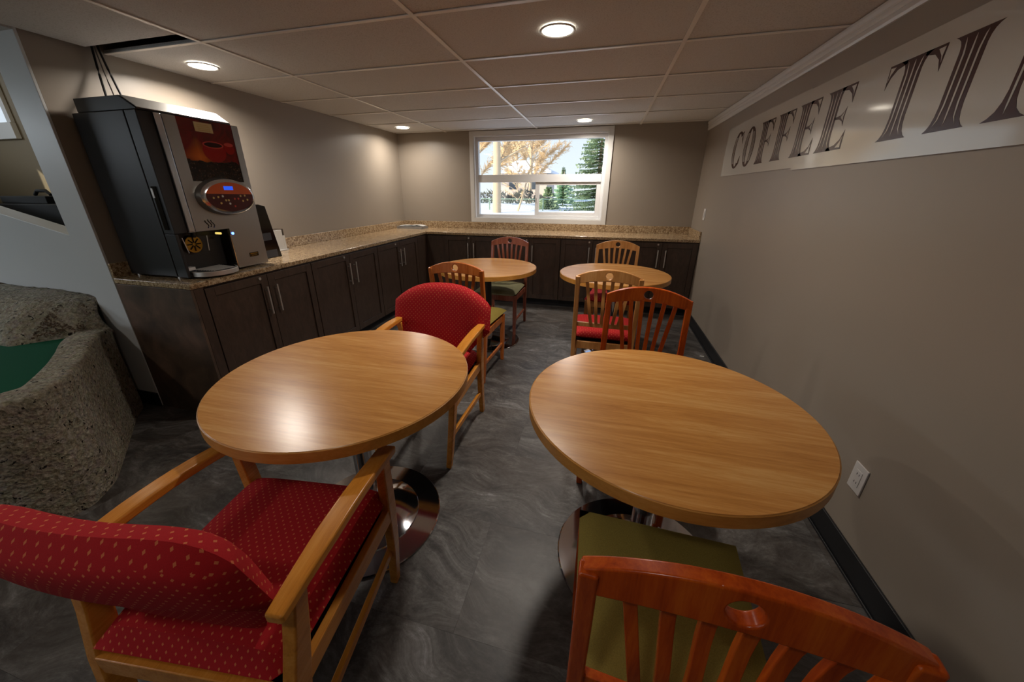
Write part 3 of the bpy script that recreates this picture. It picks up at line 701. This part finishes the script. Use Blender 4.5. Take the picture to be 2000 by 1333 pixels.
# alcove fittings
mp(oval(B(), .052, .052, -2.4095, -2.385, .05, .05, seg=36, c=(1.675, 1.095)), 'grille', M_gold, smooth=True)
for a in range(8):
    d = Vector((0, math.cos(a*PI/4), math.sin(a*PI/4))); p0 = Vector((-2.3845, 1.675, 1.095))
    mp(B().tube([p0+d*.010, p0+d*.040], .004, 6), 'grille_slot', M_gloss)
mp(B().tube([(-2.37, 1.675, 1.165), (-2.37, 1.675, 1.135)], .012, 12), 'nozzle', M_gloss, smooth=True)
mp(B().tube([(-2.36, 1.60, 1.14), (-2.36, 1.615, 1.05)], .003, 8), 'wire_guard', M_steel, smooth=True); mp(B().tube([(-2.36, 1.745, 1.14), (-2.36, 1.735, 1.05)], .003, 8), 'wire_guard', M_steel, smooth=True)
mp(B().tube([(-2.352, 1.80, 1.148), (-2.352, 1.832, 1.143)], .007, 10), 'yellow_nozzle', M_yglow, smooth=True)  # yellow nozzle with a weak emission added to its colour
mp(B().tube([(MX-.006, 1.893, 1.138), (MX+.003, 1.893, 1.138)], .008, 14), 'indicator_light', M_led, smooth=True)
mp(B().box(-2.345, MX-.0005, AY1-.002, AY1+.004, .93, 1.13), 'alcove_edge', M_strip)
tr = [(-2.41, 1.60), (-2.41, 1.85)]+[(-2.33+.112*math.sin(a), 1.715+.128*math.cos(a)) for a in [PI*i/18 for i in range(19)]]
mp(B().prism(tr, lambda a, b_, d: (a, b_, d), .914, .943), 'drip_tray', M_steel, bevel=.003)
tr2 = [(-2.405, 1.61), (-2.405, 1.84)]+[(-2.33+.100*math.sin(a), 1.715+.114*math.cos(a)) for a in [PI*i/18 for i in range(19)]]
tg = mp(B().prism(tr2, lambda a, b_, d: (a, b_, d), .943, .946), 'tray_grate', M_gloss)
for i in range(9):
    x = -2.395+.018*i; mp(B().box(x, x+.005, 1.63+.002*i, 1.80-.002*i, .946, .948), 'grate_bar', M_steel, tg)
mp(B().box(-2.40, -2.36, 1.585, 1.625, .95, .968), 'tray_clip', M_plate)
mp(B().box(MX-.001, MX+.002, 1.975, 2.043, .972, 1.0), 'name_plate', M_gloss); mp(B().box(MX+.002, MX+.0024, 1.982, 2.036, .989, .994).box(MX+.002, MX+.0024, 1.99, 2.028, .979, .982), 'printed_line', M_gold)
mp(B().box(-2.405, -2.372, Y0-.004, Y0, 1.19, 1.42), 'latch_recess', M_gloss); mp(B().box(-2.408, -2.395, Y0-.007, Y0-.003, 1.36, 1.41), 'latch', M_steel)
for fx, fy in ((-2.79, 1.59), (-2.45, 1.59), (-2.79, 2.08), (-2.45, 2.08)): mp(B().lathe([(0, CT), (.016, CT), (.016, .916), (0, .916)], 16, (fx, fy)), 'foot', M_steel, smooth=True)
# cables from the ceiling slot to the machine
for (p, q, m, lab) in [((-2.825, 1.765, H+.03), (-2.74, 1.70, 1.853), M_cable, 'left black cable dropping from the ceiling slot behind the coffee machine'),
                       ((-2.80, 1.775, H+.03), (-2.70, 1.76, 1.853), M_cable, 'right black cable dropping from the ceiling slot behind the coffee machine'),
                       ((-2.815, 1.77, H+.03), (-2.725, 1.735, 1.853), M_cableg, 'thin grey cable between the two black cables above the coffee machine')]:
    p, q = Vector(p), Vector(q); pts = [p.lerp(q, i/10)+Vector((-.02, .01, 0))*math.sin(PI*i/10) for i in range(11)]
    tag(B().tube(pts, .0055 if m is M_cable else .003, 8).obj('cable', m, smooth=True), lab, 'cable', 'cables above the coffee machine')
# cup organiser right of the machine
t = thing('cup_organizer', 'black stepped cup and lid organizer standing right of the coffee machine', 'organizer', (-2.62, 2.28, CT))
og = [(2.135, 0), (2.405, 0), (2.345, .385), (2.29, .40), (2.135, .40)]
for x in (-2.745, -2.51): mp(B().prism(og, lambda a, b_, d: (d, a, CT+b_), x, x+.006), 'side_panel', M_gloss, t)
mp(B().box(-2.739, -2.733, 2.14, 2.35, CT, 1.28), 'back_panel', M_gloss, t)
for z in (.0, .13, .26): mp(B().box(-2.733, -2.51, 2.14, 2.385-.15*z, CT+z, CT+z+.006), 'shelf', M_gloss, t)
mp(B().prism([(2.30, .388), (2.405, .002), (2.400, .0), (2.29, .386)], lambda a, b_, d: (d, a, CT+b_), -2.74, -2.51), 'front_lip', M_gloss, t)
for z in (.006, .136): mp(B().box(-2.506, -2.502, 2.15, 2.37-.2*z, CT+z, CT+z+.055), 'label_strip', mat('slate_strip', (52, 54, 62), .4), t)
tag(B().box(-2.74, -2.66, 2.36, 2.375, 1.262, 1.30).obj('paper_tag', M_paper), 'small white tag sticking up behind the black cup organizer', 'tag')
# napkin dispenser
t = thing('napkin_dispenser', 'small napkin dispenser with white front on the counter beside the black organizer', 'napkin dispenser', (-2.77, 2.62, CT))
mp(B().box(-2.80, -2.722, 2.555, 2.685, CT, 1.085), 'case', M_napk, t, bevel=.004)
mp(B().box(-2.722, -2.712, 2.565, 2.655, CT+.012, 1.08).box(-2.722, -2.712, 2.655, 2.678, CT+.012, 1.03), 'napkins', M_paper, t, bevel=.002)
mp(B().box(-2.722, -2.700, 2.56, 2.682, CT, CT+.012), 'front_tray', M_paper, t, bevel=.002)
# papers in the corner
t = thing('brochure_tray', 'low grey tray in the corner of the counter under loose papers', 'tray', (-2.60, 4.80, CT), -.05)
B().box(-.20, .19, -.09, .10, 0, .006).box(-.20, .19, -.09, -.084, .006, .03).box(-.20, .19, .094, .10, .006, .03).box(-.20, -.194, -.084, .094, .006, .03).box(.184, .19, -.084, .094, .006, .03).obj('tray', M_greyp, t)
for i, (px, py, rz, w, lab) in enumerate([(-.10, .0, .3, .2, 'white leaflet at the left of the corner tray'), (.03, .01, -.2, .22, 'white open leaflet lying in the middle of the corner tray'), (.10, -.01, .1, .17, 'white leaflet at the right of the corner tray')]):
    b = B(); n = 6; R = []
    for q in range(n+1):
        x = -w/2+w*q/n; z = .012*abs(math.sin(PI*q/n))
        R.append([b.bm.verts.new((x, y, z+dz)) for y, dz in ((-.065, 0), (.065, 0), (.065, .0015), (-.065, .0015))])
    for q in range(n):
        for j in range(4): b.bm.faces.new((R[q][j], R[q][(j+1) % 4], R[q+1][(j+1) % 4], R[q+1][j]))
    b.bm.faces.new(R[0][::-1]); b.bm.faces.new(R[-1])
    o = tag(b.obj('leaflet', M_paper, smooth=True), lab, 'leaflet', 'papers in the corner'); o.location = (-2.60+px, 4.80+py, CT+.0305+.0032*i); o.rotation_euler = (0, 0, rz)
# ------------------------------------------------------------------ sign COFFEE TIME
sg = thing('wall_sign', 'long cream sign board reading COFFEE TIME high on the right wall', 'sign', (XR, 2.2, 1.72))
def sgp(b, name, m, parent=sg, **k):
    o = b.obj(name, m, parent, **k); l = Vector((0, 0, 0)); p = parent
    while p: l += p.location; p = p.parent
    o.location = -l; return o
bl = sgp(B().box(XR-.006, XR-.0005, 2.70, 4.165, 1.528, 1.93), 'board', M_sign)
br = sgp(B().box(XR-.0085, XR-.0005, .45, 2.699, 1.516, 1.924), 'board', M_sign)
HH, Z0 = .272, 1.586
def glyph(polys, inl, ystart, par, xf):
    b = B()
    for p in polys: b.prism([(ystart-u, Z0+v*HH) for u, v in p], lambda a, c, d: (d, a, c), xf-.0008, xf)
    o = sgp(b, 'letter', M_ink, par)
    if inl:
        b = B()
        for p in inl: b.prism([(ystart-u, Z0+v*HH) for u, v in p], lambda a, c, d: (d, a, c), xf-.0014, xf-.0008)
        sgp(b, 'letter_inline', M_sign, par)
def stem(x0, w, f=.038):
    x1 = x0+w; c = [(f, 0), (f*.62, .035), (f*.3, .09), (f*.1, .17), (0, .28)]
    L = [(x0-a, v) for a, v in c]+[(x0-a, 1-v*.6) for a, v in c[::-1]]
    R = [(x1+a, 1-v*.6) for a, v in c]+[(x1+a, v) for a, v in c[::-1]]
    P = L+R
    inl = []
    for k_ in (-1, 0, 1):
        xm = x0+w/2+k_*w*.29; t_ = .0034; fl_ = k_*f*.55
        pl = [(xm+fl_-t_*.2, .05), (xm+fl_*.3-t_*.8, .13), (xm-t_, .28), (xm-t_, .80), (xm+fl_*.3-t_*.6, .93), (xm+fl_*.5+t_*.1, .965), (xm+fl_*.3+t_*.6, .92), (xm+t_, .80), (xm+t_, .28), (xm+fl_*.3+t_*.6, .13)]
        inl.append(pl)
    return P, inl
def toparm(x0, x1, s=1):
    """arm at the top from x0 to x1, wedge hangs at x1 ; s=-1 flips vertically"""
    g = lambda v: v if s > 0 else 1-v
    P = [(x0, g(1)), (x1, g(1)), (x1-.004*(1 if x1 > x0 else -1), g(.70)), (lerp(x0, x1, .78), g(.84)), (lerp(x0, x1, .5), g(.92)), (x0, g(.955))]
    I = [(lerp(x0, x1, .62), g(.965)), (lerp(x0, x1, .93), g(.97)), (lerp(x0, x1, .90), g(.88)), (lerp(x0, x1, .93), g(.80)), (lerp(x0, x1, .84), g(.88))]
    return P, I
def midarm(x0, x1, v):
    P = [(x0, v+.018), (lerp(x0, x1, .55), v+.03), (lerp(x0, x1, .85), v+.08), (x1, v+.15), (x1-.004, v), (x1, v-.15), (lerp(x0, x1, .82), v-.07), (lerp(x0, x1, .5), v-.03), (x0, v-.018)]
    I = [(lerp(x0, x1, .62), v), (lerp(x0, x1, .92), v+.075), (lerp(x0, x1, .85), v), (lerp(x0, x1, .92), v-.065)]
    return P, I
def ringseg(cx_, rx0, rx1, ry0, ry1, a0, a1, n=30):
    o_ = [(cx_+rx0*math.cos(lerp(a0, a1, i/n)), .5+ry0*math.sin(lerp(a0, a1, i/n))) for i in range(n+1)]
    i_ = [(cx_+rx1*math.cos(lerp(a0, a1, i/n)), .5+ry1*math.sin(lerp(a0, a1, i/n))) for i in range(n+1)]
    return o_, i_
def quads(o_, i_): return [[o_[k_], o_[k_+1], i_[k_+1], i_[k_]] for k_ in range(len(o_)-1)]
def letter(c, ys_, par, xf):
    polys, inl = [], []
    if c in 'FEI':
        P, I = stem(.034, .094, .034); polys.append(P); inl += I
    if c in 'FE':
        for q in (toparm(.12, .236), midarm(.12, .205, .52)): polys.append(q[0]); inl.append(q[1])
    if c == 'E':
        q = toparm(.12, .246, -1); polys.append(q[0]); inl.append(q[1])
    if c == 'T':
        P, I = stem(.095, .085); polys.append(P); inl += I
        for q in (toparm(.18, .272), toparm(.095, .003)): polys.append(q[0]); inl.append(q[1])
    if c == 'O':
        polys += quads(*ringseg(.115, .112, .040, .52, .46, 0, 2*PI, 44))
        for rr_ in (.058, .076, .094): inl += quads(*ringseg(.115, rr_+.0026, rr_-.0026, .49, .475, PI*.72, PI*1.28, 14)); inl += quads(*ringseg(.115, rr_+.0026, rr_-.0026, .49, .475, -PI*.28, PI*.28, 14))
    if c == 'C':
        polys += quads(*ringseg(.125, .122, .055, .52, .46, PI*.28, PI*1.72, 40))
        for rr_ in (.072, .088, .104): inl += quads(*ringseg(.125, rr_+.0025, rr_-.0025, .49, .475, PI*.72, PI*1.28, 14))
        polys.append([(.188, .96), (.215, .99), (.22, .64), (.19, .80)]); inl.append([(.200, .93), (.211, .95), (.213, .78), (.203, .85)])
        polys.append([(.185, .06), (.215, .10), (.225, .33), (.19, .2)])
    if c == 'M':
        P, I = stem(.05, .03, .05); polys.append(P); inl += [I[1]]
        P, I = stem(.235, .085); polys.append(P); inl += I
        polys.append([(.04, 1), (.13, 1), (.20, .35), (.235, .8), (.235, 1), (.265, 1), (.185, .0), (.165, .0)])
    for k_ in range(0, 1): glyph(polys, inl, ys_, par, xf)
for c, y_ in zip('COFF', (3.935, 3.655, 3.352, 3.066)): letter(c, y_, bl, XR-.006)
letter('E', 2.775, bl, XR-.006) if False else letter('E', 2.775, br, XR-.0085)
for c, y_ in zip('ETIME', (2.484, 2.050, 1.752, 1.535, 1.17)): letter(c, y_, br, XR-.0085)
# ------------------------------------------------------------------ outlets
def plate(y, z, w, h, label, cat, outlet):
    t = thing('wall_outlet' if outlet else 'light_switch', label, cat, (XR, y, z))
    B().box(-.006, -.0003, -w/2, w/2, -h/2, h/2).obj('cover_plate', M_plate, t, bevel=.002)
    if outlet:
        B().box(-.008, -.006, -.017, .017, -.034, .034).obj('receptacle', M_plate, t, bevel=.001)
        for s in (-1, 1):
            for q in (-.006, .006): B().box(-.0086, -.0078, q-.001, q+.001, s*.018-.004, s*.018+.004).obj('slot', M_slot, t)
    else:
        B().box(-.011, -.006, -.016, .016, -.033, .033).obj('rocker', M_plate, t, bevel=.002)
plate(1.413, .362, .072, .116, 'white electrical outlet low on the right wall beside the front table', 'outlet', True)
plate(4.50, 1.165, .072, .116, 'white switch plate on the right wall above the counter end', 'switch', False)
tag(B().prism([(-.02, -.004), (.015, -.010), (.022, .006), (-.010, .012)], lambda a, b_, d: (.985+a, 3.33+b_, d), .0006, .004).obj('paper_scrap', M_paper), 'tiny white paper scrap on the floor by the right baseboard', 'paper scrap')
# ------------------------------------------------------------------ concrete mini golf edge at left
t = thing('concrete_planter', 'rough exposed aggregate concrete block edging the green felt at left', 'concrete block', (-3.2, .8, 0))
from mathutils import noise as mn
def rough(b, cuts, amp, sc_=9.):
    bmesh.ops.subdivide_edges(b.bm, edges=b.bm.edges, cuts=cuts, use_grid_fill=True)
    for v in b.bm.verts:
        if v.co.z < .01: continue
        v.co += mn.noise_vector(v.co*sc_)*amp+mn.noise_vector(v.co*sc_*4)*amp*.35
    return b
ow = [(-3.06, 1.452), (-2.955, 1.43), (-2.84, 1.315), (-2.56, 1.10), (-2.30, .895), (-2.215, .76), (-2.235, .62), (-2.45, .42), (-2.9, .1), (-3.6, -.2), (-4.4, -.3), (-5.2, .2), (-5.6, 1.0), (-5.4, 1.45)]
iw = [(-3.15, 1.42), (-3.02, 1.30), (-2.93, 1.20), (-2.775, 1.085), (-2.60, .96), (-2.375, .785), (-2.40, .70), (-2.60, .54), (-3.0, .27), (-3.6, .0), (-4.3, -.08), (-5.0, .35), (-5.3, 1.0), (-5.2, 1.40)]
b = B(); n = len(ow); zs = [0, .15, .3, .45, .575, .6]
def sub(poly, k_=4):
    o_ = []
    for i in range(len(poly)):
        a, c = poly[i], poly[(i+1) % len(poly)]
        for j in range(k_): o_.append((lerp(a[0], c[0], j/k_), lerp(a[1], c[1], j/k_)))
    return o_
OW, IW = sub(ow), sub(iw); n = len(OW); R = []
for z in [0, .08, .16, .24, .32, .40, .48, .55, .58]: R.append([(x, y, z) for x, y in OW])
R.append([(lerp(x, ix, .01), lerp(y, iy, .01), .592) for (x, y), (ix, iy) in zip(OW, IW)])
R.append([(lerp(x, ix, .05), lerp(y, iy, .05), .602) for (x, y), (ix, iy) in zip(OW, IW)])
for k_ in (.35, .6, .85, 1): R.append([(lerp(x, ix, k_), lerp(y, iy, k_), .603) for (x, y), (ix, iy) in zip(OW, IW)])
R.append([(x, y, .54) for x, y in IW])
V = [[b.bm.verts.new(p) for p in r] for r in R]
for i in range(len(V)-1):
    for j in range(n): b.bm.faces.new((V[i][j], V[i][(j+1) % n], V[i+1][(j+1) % n], V[i+1][j]))
for v in b.bm.verts:
    if v.co.z > .01:
        v.co += mn.noise_vector(v.co*5)*.014+mn.noise_vector(v.co*21)*.005
        if v.co.y > 1.455: v.co.y = 1.455
mp(b, 'rim', M_conc, t, smooth=False).modifiers.new('s', 'SUBSURF').render_levels = 1
for p in bpy.data.objects['rim'].data.polygons: p.use_smooth = True
b = B(); b.prism([(x, y) for x, y in ow[1:]+ow[:1]], lambda a, c, d: (lerp(-3.6, a, .93), lerp(.6, c, .93), d), .0, .53); mp(b, 'core', M_conc, t)
mp(B().prism(iw, lambda a, c, d: (a, c, d), .53, .577), 'green_felt', M_felt, t)
# upper tier: riser leaning back
b = B(); P = []
prof = [(1.085, .577), (1.10, .62), (1.17, .68), (1.26, .735), (1.34, .77), (1.42, .782), (1.498, .785)]
def plerp(P, u):
    L_ = [(Vector(P[i+1])-Vector(P[i])).length for i in range(len(P)-1)]; T_ = u*sum(L_)
    for i, l in enumerate(L_):
        if T_ <= l or i == len(L_)-1: return Vector(P[i]).lerp(Vector(P[i+1]), min(1, T_/l))
        T_ -= l
low = [(-5.3, 1.07, .565), (-3.16, 1.07, .565), (-2.98, 1.30, .565), (-2.955, 1.44, .565)]
upp = [(-5.3, 1.30, .775), (-3.34, 1.30, .77), (-3.14, 1.40, .755), (-3.075, 1.47, .74)]
bck = [(-5.3, 1.498, .785), (-3.34, 1.498, .785), (-3.16, 1.498, .77), (-3.076, 1.498, .745)]
nx = 70; G = []
for i in range(nx+1):
    u = (i/nx)**.6; a_, c_, e_ = plerp(low, u), plerp(upp, u), plerp(bck, u); row = []
    for k_ in range(13):
        v = k_/12
        p = a_.lerp(c_, v/.7)+Vector((0, -.03, .012))*math.sin(PI*v/.7) if v < .7 else c_.lerp(e_, (v-.7)/.3)
        p = p+mn.noise_vector(p*7)*.010+mn.noise_vector(p*30)*.004; p.y = min(p.y, 1.498 if p.x < -3.07 else 1.46); row.append(b.bm.verts.new(p))
    G.append(row)
for i in range(nx):
    for j in range(12): b.bm.faces.new((G[i][j], G[i+1][j], G[i+1][j+1], G[i][j+1]))
o = mp(b, 'upper_tier', M_conc, t, smooth=True); so = o.modifiers.new('sol', 'SOLIDIFY'); so.thickness = .06; so.offset = -1
rs = random.Random(11); b = B()
for i in range(420):
    u = rs.random(); w_ = rs.random(); a_, c_ = Vector((-3.10, 1.15, .60)).lerp(Vector((-2.99, 1.33, .60)), u), Vector((-3.20, 1.34, .735)).lerp(Vector((-3.085, 1.44, .725)), u)
    p = a_.lerp(c_, w_)+Vector((.004, -.012, .004)); r0 = rs.uniform(.003, .0075); q = [p+Vector((rs.uniform(-1, 1), rs.uniform(-1, 1), rs.uniform(-1, 1))).normalized()*r0 for _ in range(6)]
    vs = [b.bm.verts.new(x_) for x_ in q]
    try: bmesh.ops.convex_hull(b.bm, input=vs)
    except Exception: pass
o2 = mp(b, 'chipped_aggregate', paint('chipped_stone', (92, 74, 58), .9), t); o2['kind'] = 'stuff'
# dark box behind the half wall
tt = thing('storage_case', 'black case lying behind the white sloped guard wall at left', 'case', (-3.75, 1.9, 0))
b = B().box(-.52, .40, -.16, .2, 0.0, 1.31); o = b.obj('case', M_darkbox, tt, bevel=.01)
B().box(-.5, .0, -.14, .16, 1.311, 1.36).tube([(-.40, 0, 1.365), (-.36, 0, 1.395), (-.26, 0, 1.395), (-.22, 0, 1.365)], .012, 8).obj('case_lid', M_darkbox, tt, bevel=.006)
# ------------------------------------------------------------------ outdoors
GZ = .7
b = B(); nx, ny = 40, 30
for i in range(nx+1):
    for j in range(ny+1):
        x = -60+100*i/nx; y = D+.16+75*(j/ny)**1.6
        b.bm.verts.new((x, y, GZ+.12*mn.noise(Vector((x*.2, y*.2, 0)))-(.06 if y < 8 else 0)))
b.bm.verts.ensure_lookup_table()
for i in range(nx):
    for j in range(ny): b.bm.faces.new([b.bm.verts[q] for q in (i*(ny+1)+j, (i+1)*(ny+1)+j, (i+1)*(ny+1)+j+1, i*(ny+1)+j+1)])
tag(b.obj('snow_ground', M_snow, smooth=True), 'bright snow covering the ground outside the window', 'snow', kind='stuff')
def bare_tree(x, y, h, r, seed, label, spread=1., ntw=500, lean=0.):
    rnd = random.Random(seed); t = thing('bare_tree', label, 'tree', (x, y, GZ-.05), 0, 'bare trees outside the window')
    B().tube([(0, 0, 0), (.02+lean*.3, 0, h*.3), (-.03+lean*.6, .02, h*.6), (.05+lean, 0, h)], r, 10, [r*1.25, r, r*.8, r*.35]).obj('trunk', M_bark, t, smooth=True)
    bb = B(); tw = B()
    for i in range(26):
        z = h*rnd.uniform(.16, .98); a = rnd.uniform(0, 2*PI); L = rnd.uniform(.5, 1.)*h*.38*spread*(1.15-z/h*.6)
        d = Vector((math.cos(a), math.sin(a), rnd.uniform(.25, 1.))).normalized(); p = Vector((0, 0, z)); q = [p, p+d*L*.4+Vector((0, 0, .05)), p+d*L+Vector((0, 0, L*.15))]
        bb.tube(q, r*.2, 5, [r*.3, r*.18, r*.05])
        for k_ in range(ntw//26):
            u = rnd.uniform(.2, 1); s0 = q[0].lerp(q[2], u); dd = (d+Vector((rnd.uniform(-1, 1), rnd.uniform(-1, 1), rnd.uniform(-.7, .9)))).normalized(); l_ = rnd.uniform(.15, .5)*h*.16
            e0 = s0+dd*l_; sd = dd.cross(Vector((0, 1, .1))).normalized()*.016
            a0_ = tw.bm.verts.new(s0-sd); b0_ = tw.bm.verts.new(s0+sd); c0_ = tw.bm.verts.new(e0+Vector((0, 0, -.03))); tw.bm.faces.new((a0_, b0_, c0_))
            for _ in range(2):
                m0 = s0.lerp(e0, rnd.uniform(.3, .9)); d2 = (dd+Vector((rnd.uniform(-1, 1), rnd.uniform(-1, 1), rnd.uniform(-1, 1)))).normalized()*l_*.5
                tw.bm.faces.new((tw.bm.verts.new(m0-sd*.8), tw.bm.verts.new(m0+sd*.8), tw.bm.verts.new(m0+d2)))
    bb.obj('branches', M_bark, t, smooth=True); o = tw.obj('twigs', M_twig, t); o['kind'] = 'stuff'
    return t
bare_tree(-3.59, 12.69, 6.2, .125, 3, 'pale bare tree trunk in the left half of the window view', 1.2, 2600)
bare_tree(-3.15, 14.0, 2.2, .035, 5, 'thin leaning bare sapling right of the pale trunk outside', 1.2, 260, .7)
bare_tree(-6.4, 18.5, 6.5, .12, 8, 'twiggy bare tree at the far left of the window view', 1.5, 5200)
bare_tree(-4.5, 23.5, 7.0, .09, 21, 'twiggy bare tree filling the gap right of the pale trunk', 1.3, 5200)
bare_tree(-9.6, 26, 8, .16, 9, 'distant bare tree behind the snow roofed house, left', 1.4, 2600)
bare_tree(-7.8, 34, 7.5, .16, 12, 'distant bare tree rising behind the snow roofed house, right', 1.3, 2600)
def spruce(x, y, h, rad, m, seed, label, dens=60):
    rnd = random.Random(seed); t = thing('spruce_tree', label, 'tree', (x, y, GZ-.05), 0, 'evergreens outside the window')
    B().tube([(0, 0, 0), (0, 0, h)], .05, 8, [h*.025, h*.005]).obj('trunk', M_bark, t, smooth=True)
    f = B(); lv = int(h*10)+6
    for k_ in range(lv):
        z = h*(.05+.93*k_/lv); R_ = rad*(1-z/h)**.85+.04; nb = max(6, int(13*(1-z/h)+6)); z += rnd.uniform(-.04, .04)
        for i in range(nb):
            a = 2*PI*i/nb+rnd.uniform(-.3, .3); L = R_*rnd.uniform(.5, 1.12); dr_ = -.18*L
            d = Vector((math.cos(a), math.sin(a), 0)); p = Vector((0, 0, z))
            for s in range(7):
                u = (s+1)/7; c = p+d*L*u+Vector((0, 0, dr_*u+.10*L*u*u)); sd = Vector((-d.y, d.x, 0)); wl_ = L*.20*(1.1-u)+.04+rnd.uniform(-.01, .03)
                for sg_ in (-1, 1):
                    e = c+sd*sg_*wl_+d*wl_*.5+Vector((0, 0, -.05+rnd.uniform(-.04, .02)))
                    f.bm.faces.new((f.bm.verts.new(c-d*.05), f.bm.verts.new(c+d*.06+Vector((0, 0, .012))), f.bm.verts.new(e)))
    o = f.obj('foliage', m, t); o['kind'] = 'stuff'; return t
spruce(-.30, 15.5, 3.9, 1.35, M_spruce, 1, 'tall dark green spruce at the right side of the window view')
spruce(-2.27, 15.9, 1.0, .5, M_spruce, 2, 'small young spruce left of the tall one outside', 30)
spruce(-1.95, 18.6, 1.6, .7, M_spruce2, 3, 'bluish green spruce just left of the tall spruce, behind the fence')
spruce(-2.9, 27, 2.3, .5, M_spruce, 4, 'small distant evergreen against the sky outside')
spruce(1.6, 19, 3.4, 1.2, M_spruce2, 6, 'evergreen behind the tall spruce at the right window edge')
# fence
t = thing('chain_link_fence', 'low pale chain link fence crossing the snow outside the window', 'fence', (-3, 14.6, GZ))
for i in range(9):
    x = -8+2.15*i+.12; B().tube([(x, 0, -.05), (x, 0, .42)], .022, 8).obj('post', M_fence, t, smooth=True)
B().tube([(-9, 0, .40), (11, 0, .40)], .016, 6).obj('top_rail', M_fence, t, smooth=True)
b = B()
for i in range(240):
    x = -9+i*.07
    for s in (-1, 1): b.bm.faces.new([b.bm.verts.new(p) for p in ((x, .01, 0), (x+.005, .01, 0), (x+.005+s*.2, .01, .4), (x+s*.2, .01, .4))])
o = b.obj('wire_mesh', M_fence, t); o['kind'] = 'stuff'
# house
t = thing('distant_house', 'pale distant house with a snow covered roof seen through the window', 'house', (-5.6, 27, GZ))
B().box(-1.7, 1.6, 0, 4, -.1, 1.9).obj('wall', M_siding, t)
B().prism([(-1.95, 1.85), (1.9, 1.85), (1.9, 2.0), (.4, 2.65), (-.5, 2.65), (-1.95, 2.0)], lambda a, c, d: (a, d, c), -.3, 4.3).obj('roof', M_snow, t)
for x in (-1.1, .3): B().box(x, x+.6, -.03, .02, .8, 1.4).obj('window', M_sidingdk, t)
rnd = random.Random(4); t = thing('distant_hedge', 'dark scrubby hedge along the far edge of the snow outside', 'hedge', (-5, 22, GZ)); b = B()
for i in range(2600):
    x = rnd.uniform(-14, 1.6); z = rnd.uniform(0, .55+.3*mn.noise(Vector((x, 0, 0)))); p = Vector((x, rnd.uniform(-.4, .4), max(0, z))); d = Vector((rnd.uniform(-.2, .2), 0, rnd.uniform(.05, .25)))
    b.bm.faces.new((b.bm.verts.new(p), b.bm.verts.new(p+Vector((.09, 0, 0))), b.bm.verts.new(p+d)))
o = b.obj('twigs', M_hedge, t); o['kind'] = 'stuff'
